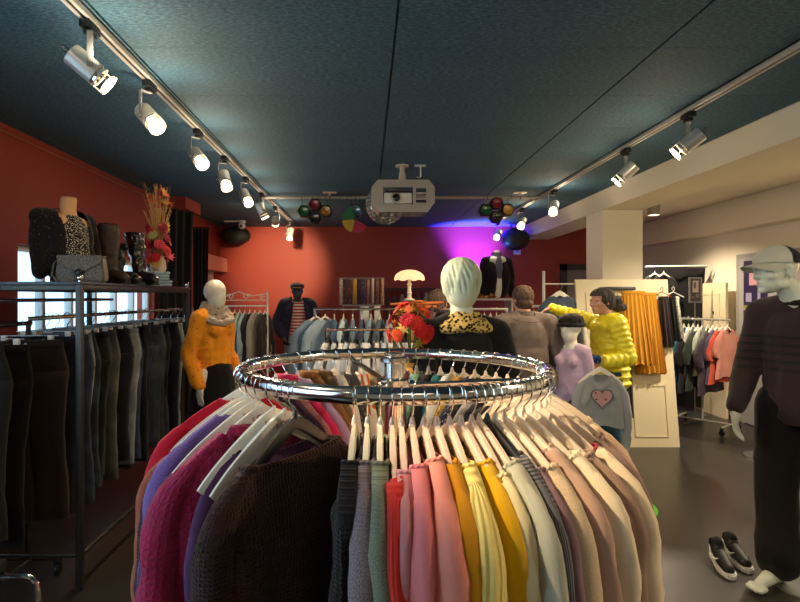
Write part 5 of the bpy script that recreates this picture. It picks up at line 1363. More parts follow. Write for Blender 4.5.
def projector():
    y = 4.75; r = thing('projector', 'video projector in a white slotted metal cage hanging from the ceiling', 'projector', (.315, y, 2.40))
    cage = solid((176,170,160), .45, .2, .02)
    w, h, c = .275, .14, .065; pl = [(-w+c,-h),(w-c,-h),(w,-h+c*1.3),(w,h-c),(w-c*.8,h),(-w+c*.8,h),(-w,h-c),(-w,-h+c*1.3)]
    bm = B(); 
    def frame(bm, outer, holes, y0, y1):
        # plate built from strips so the openings are real
        box2(bm, outer[0], outer[1])
    def strip(x0, z0, x1, z1): box2(bm, (x0, -.145, z0), (x1, -.14, z1))
    # front plate with an opening for the projector and slots
    strip(-w+c*.8, .075, w-c*.8, h) ; strip(-w+c, -h, w-c, -.075); 
    extrude_poly(bm, [(-w,-h+c*1.3),(-w+c,-h),(-w+c,-.075),(-.175,-.075),(-.175,.075),(-w+c*.8,.075),(-w+c*.8,h),(-w,h-c)], -.145, -.14)
    strip(.085, -.075, .11, .075); strip(.20, -.075, .215, .075); strip(.11, -.035, .20, -.0225+.003); strip(.11, .012, .20, .03); strip(.11, -.005, .20, .003); strip(.11,.066,.20,.075); strip(.11,-.075,.20,-.060)
    extrude_poly(bm, [(w,-h+c*1.3),(w,h-c),(w-c*.8,h),(w-c*.8,.075),(.215,.075),(.215,-.075),(w-c,-.075),(w-c,-h)], -.145, -.14)
    obj('front_plate', bm, cage, r, False)
    bm = B(); n = len(pl)
    for i in range(n):
        a, b = Vector((pl[i][0], 0, pl[i][1])), Vector((pl[(i+1) % n][0], 0, pl[(i+1) % n][1])); d = b-a
        if i in (0,):   # slotted bottom
            for q in range(6):
                x0 = a.x+d.x*q/6; x1 = a.x+d.x*(q+.45)/6; box2(bm, (x0, -.14, -h), (x1, .14, -h+.004))
            for yy in (-.14, -.06, .03, .11): box2(bm, (a.x, yy, -h), (b.x, yy+.03, -h+.0042))
        else:
            v = [bm.verts.new(p) for p in (a+V3(0,-.14,0), b+V3(0,-.14,0), b+V3(0,.14,0), a+V3(0,.14,0))]; v2 = [bm.verts.new(x.co*.985) for x in v]
            bm.faces.new(v); bm.faces.new(v2[::-1])
    obj('cage', bm, cage, r, False)
    bm = B(); box2(bm, (-.165, -.135, -.065), (.08, .11, .03), .012); q = obj('projector_body', bm, solid((226,222,212), .4), r)
    M = Matrix.Translation((-.062, -.135, -.015)) @ Matrix.Rotation(PI/2, 4, 'X')
    obj('lens_ring', lathe(B(), [(.042,-.005),(.046,.008),(.040,.02),(.034,.02),(.034,-.0)], 24, M, False), solid((190,188,180), .3, .5), q)
    obj('lens', lathe(B(), [(.001,.012),(.02,.011),(.035,.004),(.035,.0)], 24, M, False), solid((8,8,12), .05, 0, 0, 0, 30, 1), q)
    bm = B(); box2(bm, (-.16, -.10, .035), (.08, .10, .052)); obj('cable_tray', bm, BLACKPL, r)
    bm = B(); cone(bm, (0,0,.15), .035, (0,0,.22), .03); tube(bm, (0,0,.15), (0,0,.298), .022, 12); lathe(bm, [(.001,.285),(.06,.285),(.06,.299),(.001,.299)], 20, None, False); obj('ceiling_mount', bm, solid((196,186,170), .4), r)
    bm = B(); box2(bm, (.11, -.03, .292), (.21, .03, .299)); tube(bm, (.165, 0, .293), (.165, 0, .20), .006, 8); sweep(bm, [(.165,0,.20),(.15,0,.19),(.13,0,.195)], .004, 6); obj('ceiling_socket', bm, WHITEFR, r)
projector()
def mirror_ball():
    r = thing('mirror_ball', 'mirror ball hanging behind the projector cage', 'mirror ball', (.19, 5.45, 2.475)); t = NT('mirror_tiles')
    R = .205; bm = B()
    for i in range(16):
        el = -PI/2+PI*(i+.5)/16; n = max(4, int(34*math.cos(el)))
        for k in range(n):
            a = 2*PI*k/n; nn = V3(math.cos(a)*math.cos(el), math.sin(a)*math.cos(el), math.sin(el)); q = nn.to_track_quat('Z', 'Y').to_matrix(); j = Matrix.Rotation(random.uniform(-.05, .05), 3, 'X')
            box(bm, nn*R, (.034, .034, .004), q @ j)
    obj('mirror_tiles', bm, solid((224,232,226), .12, .75, 0), r, False); obj('core', ell(B(), (0,0,0), (R*.98,)*3, None, 32), BLACKPL, r)
    bm = B(); tube(bm, (0,0,R-.01), (0,0,ZC-2.475), .004, 6); lathe(bm, [(.001,ZC-2.475-.03),(.03,ZC-2.475-.03),(.03,ZC-2.475-.001),(.001,ZC-2.475-.001)], 16, None, False); obj('hanging_motor', bm, STEEL, r)
mirror_ball()
speaker('blue-lit round loudspeaker under the far end of the white beam', (2.36, 8.45, 2.44), (.23,.19,.18), 0)
r = thing('wall_socket', 'small white square switch on the red wall right of the suit jacket', 'switch', (2.52, YB, 2.29)); bm = B(); box2(bm, (-.06, -.012, -.06), (.06, -.001, .06), .004); obj('plate', bm, WHITEFR, r); bm = B(); box2(bm, (-.028, -.018, -.028), (.028, -.011, .028), .003); obj('rocker', bm, solid((150,160,190), .4), r)

# ================================================================== pooled garments for the racks further back
POOL = {}
def pool_top(kind):
    if kind not in POOL:
        o = dict(top=dict(sleeve=.52, sr=.05, seed=11), tee=dict(sleeve=.13, sr=.055, seed=12, cuff=False, length=.64), shirt=dict(sleeve=.55, sr=.052, seed=13, length=.70, dep=.03), vest=dict(sleeve=0, seed=14, length=.60, hw=.19), dress=dict(sleeve=.12, sr=.05, seed=15, length=.95, hem=.28, cuff=False))[kind]
        r = make_top('top', fab((120,120,120)), 'top', N=16, M=14, **o); POOL[kind] = [r, True]; return r
    return dup(POOL[kind][0])
def put_top(kind, loc, rz, col, lab, cat, group, ck='plain', c2=None, scale=1.0, hanger_kind='slim', with_hanger=True, name=None):
    fresh = kind not in POOL
    r = pool_top(kind); m = fab(col, ck, c2)
    for ch in r.children:
        set_mat(ch, m)
        for g in ch.children: set_mat(g, m)
    r.name = name or {'T-shirt': 't_shirt'}.get(cat, cat)
    r.location = loc; r.rotation_euler = (0,0,rz); r.scale = (scale,)*3; r['label'] = lab; r['category'] = cat; r['group'] = group
    if with_hanger:
        h = hanger(hanger_kind); h.location = loc; h.rotation_euler = (0,0,rz); h['group'] = 'hangers on the smaller racks'; h['label'] = 'slim hanger holding the ' + ' '.join(lab.split()[:9]).rstrip(',')
        h.scale = (scale,)*3
    return r
ordn = words
# --- A: white scrolled rack left of the wall mannequin
def scroll_rack():
    x0, x1, y = -1.93, -1.22, 6.5; r = thing('scrolled_rack', 'white metal clothes rack with scrollwork top against the red wall', 'clothes rack', ((x0+x1)/2, y, 0)); h = (x1-x0)/2; bm = B()
    for s in (-1, 1):
        obj('upright', tube(B(), (s*h, 0, .0), (s*h, 0, 1.59), .012), WHITEMETAL, r); obj('foot', sweep(B(), [(s*h, -.25, .012), (s*h, .25, .012)], .012), WHITEMETAL, r)
    obj('hanging_rail', tube(B(), (-h, 0, 1.41), (h, 0, 1.41), .010), WHITEMETAL, r); obj('lower_rail', tube(B(), (-h, 0, 1.48), (h, 0, 1.48), .006), WHITEMETAL, r)
    bm = B(); sweep(bm, [(-h, 0, 1.50), (-h*.4, 0, 1.53), (0, 0, 1.585), (h*.4, 0, 1.53), (h, 0, 1.56)], .007)
    for s in (-1, 1):
        sp = [(s*(.10+.055*(1-k/20)*math.cos(k*.45)), 0, 1.525+.036*(1-k/24)*math.sin(k*.45)) for k in range(20)]; sweep(bm, sp, .005, 6); sp = [(s*(h-.07+.04*(1-k/20)*math.cos(k*.45)), 0, 1.515+.022*(1-k/24)*math.sin(k*.45)) for k in range(20)]; sweep(bm, sp, .004, 6)
    obj('scrollwork', bm, WHITEMETAL, r)
    cols = [((40,38,44),'charcoal top'), ((26,26,30),'black shirt'), ((34,34,38),'black blouse'), ((30,38,52),'navy shirt'), ((24,24,26),'black cardigan'), ((170,200,184),'pale mint tunic'), ((186,208,214),'pale blue blouse'), ((52,48,50),'dark brown shirt'), ((176,172,158),'grey beige shirt'), ((150,144,130),'taupe shirt'), ((40,34,36),'black brown jacket')]
    for k, (c, n) in enumerate(cols):
        put_top('dress' if k in (5,) else ('shirt' if k % 2 else 'top'), (x0+.06+k*.062, y, 1.41), PI/2+random.uniform(-.35, -.1), c, n+' on the white scrolled rack, %s from its left end' % ordn[k], n.split()[-1], 'tops on the white scrolled rack', scale=.95)
scroll_rack()
# --- B: rack with white and pale shirts behind the big ring, denim shirts over its left end
def straight(name, label, x0, x1, y, z, mat, base=.4):
    r = thing(name, label, 'clothes rack', ((x0+x1)/2, y, 0)); h = (x1-x0)/2
    obj('hanging_rail', tube(B(), (-h, 0, z), (h, 0, z), .012), mat, r)
    for s in (-1, 1):
        obj('upright', tube(B(), (s*(h-.01), 0, .02), (s*(h-.01), 0, z), .012), mat, r); obj('foot', tube(B(), (s*(h-.01), -base/2, .014), (s*(h-.01), base/2, .014), .013), mat, r)
    obj('base_bar', tube(B(), (-h, 0, .10), (h, 0, .10), .010), mat, r)
    return r
straight('garment_rack', 'chrome rack full of white and pale blue shirts behind the large ring', -.34, .40, 4.3, 1.255, CHROME)
for k in range(13):
    c = [(214,214,212), (200,206,214), (226,224,220), (186,196,208), (210,206,204)][k % 5]; n = ['white shirt', 'pale grey shirt', 'ivory shirt', 'pale blue shirt', 'cream shirt'][k % 5]
    put_top('shirt', (-.31+k*.055, 4.3, 1.255), PI/2+random.uniform(-.25, .25)-.25*(6-k)/6, c, n+' on the chrome rack behind the large ring, %s from its left end' % ordn[k], 'shirt', 'pale shirts behind the large ring', 'finestripe' if k % 3 == 1 else 'plain', (150,156,170), hanger_kind='black')
straight('garment_rack', 'chrome rack with denim shirts below the scarf stand', -.52, .35, 5.2, 1.40, CHROME)
for k in range(9):
    c = [(110,134,156), (150,172,190), (60,84,110), (170,190,204), (90,110,130), (46,58,80), (120,140,160), (70,86,104), (150,160,168)][k]; n = 'denim shirt'
    d = ['mid blue', 'light blue', 'dark blue', 'bleached', 'grey blue', 'indigo', 'worn blue', 'slate blue', 'grey'][k]
    put_top('shirt', (-.50+k*.09, 5.2, 1.40), PI/2+(-1.1 if k == 0 else -.9 if k == 1 else random.uniform(-.3, .3)), c, d+' denim shirt on the chrome rack below the scarf stand', 'shirt', 'denim shirts below the scarf stand', 'denim', tuple(min(255, v+40) for v in c))
# --- scarf and belt spinner
def scarf_stand():
    r = thing('scarf_stand', 'white rotating stand hung with scarves and belts in front of the red wall', 'display stand', (-.055, 5.5, 0)); w = .225
    bm = B(); tube(bm, (0,0,.02), (0,0,1.44), .02); lathe(bm, [(.001,0),(.22,0),(.22,.02),(.001,.025)], 30, None, False); obj('pole', bm, WHITEMETAL, r)
    for x0, x1 in ((-.02+0, .045), (.10, .155)): bm = B(); box2(bm, (x0+.03, -.12, 1.19), (x1+.03, -.10, 1.425)); obj('white_panel', bm, solid((214,220,212), .5), r)
    bm = B()
    for z in (1.44, 1.715):
        sweep(bm, [(-w,-.08,z),(w,-.08,z),(w,.08,z),(-w,.08,z)], .003, 6, closed=True, up=(0,0,1))
    for x in (-w, w):
        for y in (-.08, .08): tube(bm, (x, y, 1.44), (x, y, 1.715), .004)
    obj('frame', bm, STEEL, r)
    bm = B(); box2(bm, (-.2, -.09, 1.425), (.2, .09, 1.435)); obj('tray', bm, GREYPL, r)
scarf_stand()
def hung_cloth(name, label, cat, loc, w, L, mat, rz=0, group=None, th=.014, n=10, amp=.006, seed=0, taper=0):
    bm = B(); G = []; uvl = bm.loops.layers.uv.new('UVMap')
    for j in range(13):
        t = j/12; row = []; ww = w*(1-taper*t)
        for side in (0, 1):
            for i in range(n+1):
                u = (i/n if side == 0 else 1-i/n)-.5
                row.append(bm.verts.new((u*ww*(1+.06*math.sin(t*6+seed)), (th if side else -th)*(1-.8*abs(2*u)**3)+amp*math.sin(u*20+seed+t)*(.4+t), -L*t+.004*math.sin(u*15+seed))))
        G.append(row)
    m = len(G[0])
    for a, b in zip(G, G[1:]):
        for k in range(m):
            f = bm.faces.new((a[k], a[(k+1) % m], b[(k+1) % m], b[k]))
            for l in f.loops: l[uvl].uv = (l.vert.co.x, l.vert.co.z)
    bm.faces.new(G[0]); bm.faces.new(G[-1][::-1])
    o = obj(name, bm, mat); tag(o, label, cat, group); o.location = loc; o.rotation_euler = (0,0,rz); return o
sc = [((190,170,150),'beige belt','lace'), ((70,52,52),'brown patterned scarf','floral'), ((90,60,60),'wine paisley scarf','floral'), ((196,150,70),'golden scarf','plain'), ((60,48,58),'dark violet scarf','floral'), ((84,70,96),'grey violet scarf','lace'), ((170,140,110),'tan leather belt','plain'), ((210,206,196),'white belt','plain'), ((110,92,80),'brown snakeskin belt','spots'), ((150,120,84),'plaited tan belt','spots')]
for k, (c, n, kd) in enumerate(sc):
    hung_cloth(n.split()[-1], n+' hanging on the white rotating stand', n.split()[-1], (-.262+k*.046, 5.40, 1.70+.006*math.sin(k*3)), .042 if 'scarf' in n else .024, .25, fab(c, kd, tuple(min(255, int(v*1.7)) for v in c)), 0, 'scarves and belts on the rotating stand', seed=k)
# --- lace lamp on driftwood plank, dark shelf behind
def plank_table():
    r = thing('side_table', 'narrow dark display table with an orange driftwood plank top behind the flowers', 'table', (.46, 5.0, 0))
    bm = B(); sweep(bm, [(-.24,0,1.45),(-.08,-.01,1.462),(.1,.01,1.458),(.26,-.01,1.468)], [.02,.026,.03,.018], 10, flat=.6); ell(bm, (.02,0,1.478), (.07,.05,.012)); sweep(bm, [(-.19,.02,1.415),(.0,.0,1.425),(.2,.0,1.43)], [.012,.018,.012], 8); obj('driftwood_top', bm, solid((212,122,62), .6, 0, .25, .4, 20), r)
    for x in (-.15, .15):
        obj('leg', tube(B(), (x, 0, 0), (x, 0, 1.44), .018), solid((70,56,50), .5), r)
    bm = B(); box2(bm, (-.2, -.12, .0), (.2, .12, .02)); obj('base', bm, solid((60,50,46), .6), r)
plank_table()
def lamp():
    r = thing('table_lamp', 'table lamp with cream lace mushroom shade and turned white foot', 'lamp', (.40, 5.0, 1.488))
    sh = NT('lace_shade'); v = sh.coord('Object'); sh.base(lin((232,208,168))); vo = sh.n.new('ShaderNodeTexVoronoi'); sh.l.new(v, vo.inputs['Vector']); vo.inputs['Scale'].default_value = 40; sh.bump(vo.outputs['Distance'], .8, .006); sh.b.inputs['Emission Color'].default_value = (1,.72,.42,1); sh.b.inputs['Emission Strength'].default_value = .35
    bm = B(); pr = []
    for k in range(10): a = PI/2*k/9; pr.append((.142*math.sin(a)+.001, .205+.085*math.cos(a)))
    lathe(bm, pr, 40, None, False)
    for v_ in bm.verts:
        if v_.co.z < .212: v_.co.z += .006*math.cos(8*math.atan2(v_.co.y, v_.co.x))-.012
    bmesh.ops.solidify(bm, geom=bm.faces[:], thickness=.003); obj('lamp_shade', bm, sh.m, r)
    obj('foot', lathe(B(), [(.001,0),(.05,0),(.05,.012),(.022,.022),(.018,.06),(.024,.07),(.018,.08),(.016,.14),(.026,.15),(.014,.165),(.012,.21),(.001,.215)], 20, None, False), solid((220,208,190), .4), r)
lamp()
r = thing('display_shelf', 'low dark shelf unit with small ornaments against the red wall', 'shelf', (.72, 8.62, 0)); w_ = .42
bm = B(); box2(bm, (-w_, -.15, 0), (-w_+.03, .15, 1.66)); obj('side_panel', bm, BLACKPL, r); bm = B(); box2(bm, (w_-.03, -.15, 0), (w_, .15, 1.66)); obj('side_panel', bm, BLACKPL, r)
for z in (.02, .5, .95, 1.40, 1.63): bm = B(); box2(bm, (-w_+.03, -.15, z), (w_-.03, .15, z+.03)); obj('shelf_board', bm, BLACKPL, r)
for k in range(5):
    c = [(90,80,80),(160,150,140),(60,60,70),(120,70,60),(180,176,170)][k]
    bm = lathe(B(), [(.001,0),(.035,0),(.045,.04+.01*k),(.02,.09),(.025,.12+.01*k),(.001,.12+.01*k)], 16, None, False)
    o = tag(obj('ornament_vase', bm, solid(c, .4)), '%s vase on the low dark shelf by the red wall' % ['dull brown','pale stone','slate','terracotta','white'][k], 'vase', 'small vases on the dark shelf'); o.location = (.44+.13*k, 8.58, 1.431)
# --- red flower bouquet on a pedestal behind the ring
def bouquet():
    rnd = random.Random(9); r = thing('flower_bouquet', 'vase of bright red and orange artificial gerberas and leaves behind the ring', 'flower arrangement', (.205, 2.45, 1.02)); r.scale = (1.12,)*3
    obj('vase', lathe(B(), [(.001,0),(.055,0),(.07,.05),(.06,.13),(.045,.16),(.052,.18)], 24, None, False), solid((226,176,90), .3, 0, .15, 0, 30, .4), r)
    C0 = V3(0,0,.31)
    for k in range(17):
        a = rnd.uniform(0, 6.28); el = rnd.uniform(-.25, 1.35); n = V3(math.cos(a)*math.cos(el), math.sin(a)*math.cos(el)-.15, math.sin(el)).normalized(); p = C0+V3(n.x*.088, n.y*.085, n.z*.105)
        bm = B(); sweep(bm, [(0,0,.1), p*.6+V3(0,0,.06), p], .0025, 5); st = obj('stem', bm, solid((80,110,50), .7), r)
        o = obj('flower_head', FLOWER, None, st); set_mat(o, solid([(226,20,30),(236,60,30),(206,16,40),(240,90,40),(224,30,60),(226,20,30)][k % 6], .6, 0, .08)); o.location = p; o.rotation_euler = n.to_track_quat('Z', 'Y').to_euler(); o.scale = (rnd.uniform(.55, .85),)*3
    for k in range(26):
        a = rnd.uniform(0, 6.28); el = rnd.uniform(-1.1, .9); n = V3(math.cos(a)*math.cos(el), math.sin(a)*math.cos(el), math.sin(el)); p = C0+V3(n.x*.085, n.y*.085, n.z*.12)
        o = obj('maple_leaf', LEAF, None, r); set_mat(o, solid([(212,170,50),(190,60,30),(224,110,40),(160,150,50),(230,190,90)][k % 5], .7, 0, .1)); o.location = p; o.rotation_euler = (n.to_track_quat('Z', 'Y').to_euler()); o.scale = (rnd.uniform(.55, .85),)*3
bouquet()
r = thing('pedestal_table', 'slim round pedestal under the red bouquet', 'table', (.205, 2.45, 0))
obj('top', lathe(B(), [(.001,.99),(.15,.99),(.155,1.0),(.15,1.019),(.001,1.019)], 30, None, False), solid((200,150,90), .5), r); obj('column', tube(B(), (0,0,.02), (0,0,.99), .025), solid((180,140,96), .5), r); obj('foot', lathe(B(), [(.001,0),(.16,0),(.15,.02),(.001,.025)], 30, None, False), solid((180,140,96), .5), r)

# ================================================================== back right: suit, shelf, racks
def suit_bust():
    r = thing('dress_form', 'headless mannequin torso in black suit jacket and grey tie on a wall shelf', 'dress form', (1.99, 8.15, 1.50), .2)
    bm = B(); ell(bm, (0,0,.30), (.17,.11,.3)); ell(bm, (0,0,.58), (.19,.09,.08)); cone(bm, (0,0,.6), .06, (0,-.01,.72), .055); obj('body', blob(bm, .011, 2, cut=lambda c: c.z < .002 or c.z > .735), MANNEQW, r)
    bm = B(); lathe(bm, [(.062,.62),(.066,.70),(.075,.70),(.072,.62)], 20, None, False); ell(bm, (0,-.09,.45), (.06,.03,.2)); obj('grey_shirt', bm, fab((110,112,128), uv=False), r)
    bm = B()
    for s in (-1, 1):
        ell(bm, (s*.10,.0,.30), (.11,.135,.30)); cone(bm, (s*.05,.0,.60), .055, (s*.185,.0,.575), .065); chain(bm, [(s*.20,0,.56), (s*.235,.0,.36), (s*.24,-.02,.06)], [.064,.060,.052])
    ell(bm, (0,.06,.35), (.16,.09,.32)); obj('suit_jacket', blob(bm, .01, 2, folds(.007, 8), cut=lambda c: c.z < .01 or (c.y < -.05 and abs(c.x) < .004+.04*max(0, (c.z-.42)/.2)) or (c.z > .635 and abs(c.x) < .07)), fab((26,20,26), uv=False), r)
    bm = B(); sweep(bm, [(0,-.12,.62),(0,-.135,.5),(0,-.14,.30)], [.014,.022,.028], 6, flat=.3); obj('tie', bm, fab((110,106,130), uv=False), r)
suit_bust()
r = thing('display_shelf', 'white display shelf unit carrying the suit torso and autumn leaves', 'shelf', (1.85, 8.15, 0)); WD = solid((206,198,186), .6)
for x in (-.33, .33): bm = B(); box2(bm, (x-.012, -.2, 0), (x+.012, .2, 1.47)); obj('side_panel', bm, WD, r)
for z in (.05, .55, 1.0, 1.47): bm = B(); box2(bm, (-.36, -.22, z), (.36, .22, z+.028)); obj('shelf_board', bm, WD, r)
rnd = random.Random(4)
r = thing('leaf_garland', 'garland of brown and yellow autumn leaves lying on the white shelf', 'garland', (1.72, 7.98, 1.499))
bm = B(); sweep(bm, [(-.18,0,.01),(-.06,.01,.014),(.08,-.01,.012),(.2,0,.01)], .005, 6); obj('twig', bm, solid((90,60,40), .8), r)
for k in range(26):
    o = obj('maple_leaf', LEAF, None, r); set_mat(o, solid([(190,140,50),(120,60,36),(204,160,70),(150,70,40)][k % 4], .7)); o.location = (rnd.uniform(-.2,.2), rnd.uniform(-.03,.03), rnd.uniform(.02,.05)); o.rotation_euler = (rnd.uniform(.2,1.3), rnd.uniform(-.6,.6), rnd.uniform(0,6)); o.scale = (.9,)*3
bm = B(); lathe(bm, [(.001,0),(.05,0),(.05,.05),(.042,.055),(.001,.052)], 20, None, False); r = thing('party_uplight', 'small floodlight shining violet light up the red wall', 'uplight', (1.60, 8.28, 1.499)); obj('housing', bm, BLACKPL, r); obj('lens', lathe(B(), [(.001,.053),(.041,.056),(.001,.058)], 20, None, False), glow((120,190,255), 6), r)
straight('garment_rack', 'white rack of colourful small tops left of the man in grey brown', .78, 1.62, 6.1, 1.38, WHITEMETAL)
cc_ = [((220,214,204),'white'), ((130,70,60),'russet'), ((200,190,180),'cream'), ((60,44,44),'brown black'), ((216,30,44),'bright red'), ((40,36,40),'black'), ((190,180,168),'beige'), ((30,110,118),'teal'), ((50,50,60),'charcoal'), ((170,60,70),'raspberry'), ((210,204,190),'ivory')]
for k, (c, n) in enumerate(cc_):
    put_top('top' if k % 2 else 'vest', (.86+k*.07, 6.1, 1.38), PI/2+random.uniform(-.5, .1), c, n+' top on the white rack left of the man in grey brown', 'top', 'tops on the white rack behind the man', hanger_kind='white', scale=.9)
r = straight('garment_rack', 'white rack with a tall post and two rails behind the man', 1.60, 2.32, 5.7, 1.42, WHITEMETAL)
obj('tall_post', tube(B(), (-.06, 0, .02), (-.06, 0, 1.80), .016), WHITEMETAL, r); obj('upper_rail', tube(B(), (-.06, 0, 1.66), (.30, 0, 1.66), .008), WHITEMETAL, r)
for k in range(10):
    c = [(216,206,190), (120,60,60), (190,170,150), (40,40,48), (222,216,206), (96,70,60), (200,190,176), (150,120,100), (60,60,70), (214,208,196)][k]
    put_top('top', (1.66+k*.068, 5.7, 1.42), PI/2+random.uniform(-.3, .3), c, ['cream','wine','sand','black','white','brown','pale beige','camel','slate','off white'][k]+' top on the white rack with the tall post', 'top', 'tops on the rack with the tall post', hanger_kind='slim', scale=.9)
put_top('shirt', (2.02, 5.55, 1.635), .15, (60,74,92), 'blue grey shirt hanging broadside on the upper rail beside the tall post', 'shirt', 'shirts facing the viewer', 'denim', (86,100,118), hanger_kind='white')
# ---------- child mannequin with black hat and lilac sweater
def small_mannequin():
    r = placed('mannequin', 'small white half mannequin in lilac sweater and black knitted hat beside the woman', 'mannequin', (1.60, 4.14, 0), -1.05)
    J = pose(.80, head=(0,-.02,1.60), neck=(0,0,1.44), sL=(.15,0,1.37), sR=(-.15,0,1.37), eL=(.20,.03,1.12), eR=(-.20,.03,1.12), wL=(.18,-.10,.92), wR=(-.20,-.1,.92), chest=(0,0,1.26))
    me = body_mesh(J, .80, True, .010, headless=True, curl=.4, wide=.88); b = bmesh.new(); b.from_mesh(me); egg_head(b, J['head'], .96); cone(b, J['neck'], .042, J['head'], .036)
    obj('body', blob(b, .008, 1), MANNEQW, r)
    bm = torso_cloth(B(), J, .80, .018, True, hem=.72, r_arm=.058, cuff=.05, loose=1.08); nz = J['neck'].z
    cl('lilac_sweater', bm, fab((202,176,206), 'knit', uv=False), r, .008, .009, 9, 3, cut=lambda c: c.z > nz-.035 and abs(c.x) < .055)
    h = J['head']; bm = B(); ell(bm, h+V3(0,.01,.052), (.094,.104,.062)); ell(bm, h+V3(0,.01,.025), (.108,.118,.026)); obj('black_hat', blob(bm, .006, 2, folds(.005, 30, 1, 1)), fab((16,15,18), 'plain', uv=False), r)
    bm = B(); sweep(bm, [V3(.062*math.cos(a*PI/10), -.02+.05*math.sin(a*PI/10), nz-.03+(-.0 if a < 10 else .09*math.sin(a*PI/10))) for a in range(20)], .012, 8, closed=True); obj('brown_necklace', bm, fab((110,74,56), 'knit', uv=False), r)
    cl('trousers', leg_cloth(B(), J, .80, .10, .075, .07), fab((34,34,40), uv=False), r, .011, .006, 7, 2)
    bm = B(); lathe(bm, [(.001,0),(.15,0),(.15,.008),(.001,.01)], 32, None, False); obj('base_plate', bm, STEEL, r)
small_mannequin()
# brown bag and knitted hat held up by the woman
def bag_and_hat():
    c = HAND_R
    r = thing('shoulder_bag', 'brown slouchy bag held up by the woman in yellow', 'bag', (c.x-.005, c.y, c.z-.045))
    bm = B(); ell(bm, (.02,0,-.10), (.062,.05,.09)); ell(bm, (.03,.0,-.17), (.08,.06,.07)); ell(bm, (-.02,0,-.05), (.035,.04,.06)); obj('bag_body', blob(bm, .007, 2, folds(.008, 16)), solid((128,86,58), .6, 0, .1, .2, 60), r)
    bm = B(); sweep(bm, [(.06,-.05,-.20),(.045,-.055,-.30),(.0,-.05,-.38),(-.03,-.05,-.30),(-.02,-.05,-.18)], .007, 6, flat=.5); obj('strap', bm, solid((110,74,50), .6), r)
bag_and_hat()
def held_sweater():
    c = HAND_L
    r = make_top('sweater', fab((168,172,172), 'marl', (140,146,150)), 'sweater', hw=.17, hem=.19, length=.52, neck=.07, sleeve=.42, sr=.042, seed=41)
    r['label'] = 'light grey sweater with a heart print held by the woman in yellow'; r.location = (1.70, 3.86, 1.05); r.rotation_euler = (0, 0, -.1); r.scale = (.92,)*3
    for s, m, sc_ in ((1, fab((196,160,158), 'floral', (130,60,70), uv=False), 1), (0, fab((110,112,116), 'floral', (90,90,96), uv=False), 1.18)):
        pts = []
        for k in range(40):
            t = 2*PI*k/40; pts.append((.0046*sc_*16*math.sin(t)**3, .0048*sc_*(13*math.cos(t)-5*math.cos(2*t)-2*math.cos(3*t)-math.cos(4*t))-.28))
        bm = extrude_poly(B(), pts, -.040-(.003 if s else 0), -.036); obj('heart_print', bm, m, r, False)
    h = hanger('white'); h.location = r.location; h.rotation_euler = r.rotation_euler; h.scale = (.78,)*3; h['label'] = 'broad white hanger of the grey heart sweater held by the woman'
    r = thing('gloves', 'dark blue knitted gloves in the hand of the woman in yellow', 'gloves', (c.x+.0, c.y-.03, c.z+.0))
    bm = B(); ell(bm, (-.03,-.035,.03), (.05,.03,.035)); ell(bm, (.03,-.04,.02), (.035,.025,.03)); cone(bm, (-.06,-.035,.03), .02, (-.09,-.035,.045), .014); obj('knitted_gloves', blob(bm, .006, 2, folds(.006, 30, 1)), fab((20,60,110), 'knit', uv=False), r)
held_sweater()
hung_cloth('dark_trousers', 'black trousers with pale lace hem hanging behind the woman in yellow', 'trousers', (2.64, 5.49, 1.29), .13, 1.0, fab((26,24,28), 'lace', (60,56,60)), 0, seed=4, th=.02).rotation_euler = (-.13, 0, 0)

# ================================================================== leaning white door with skirts
def leaning_door():
    r = thing('display_door', 'old cream panelled door leaning on the pillar as a skirt display', 'door panel', (2.68, 5.36, 0)); r.rotation_euler = (-.13, 0, 0)
    m = solid((222,208,172), .45, 0, .03); W, H = .485, 1.72
    bm = B(); box2(bm, (-W, 0, 0), (W, .03, H)); obj('door_leaf', bm, m, r, False)
    bm = B()
    for (x0, x1, z0, z1) in ((-W+.1, -.04, .10, .62), (.04, W-.1, .10, .62), (-W+.1, -.04, .74, 1.58), (.04, W-.1, .74, 1.58)):
        for a, b in (((x0,z0),(x1,z0+.012)), ((x0,z1-.012),(x1,z1)), ((x0,z0),(x0+.012,z1)), ((x1-.012,z0),(x1,z1))): box2(bm, (a[0], -.008, a[1]), (b[0], -.0002, b[1]))
    obj('panel_moulding', bm, m, r, False)
    bm = B(); box2(bm, (-.20, -.05, 1.60), (.12, -.028, 1.635), .004); box2(bm, (-.19, -.03, 1.61), (-.17, -.0005, 1.625)); box2(bm, (.09, -.03, 1.61), (.11, -.0005, 1.625)); obj('black_hook_bar', bm, BLACKPL, r)
    return r
leaning_door()
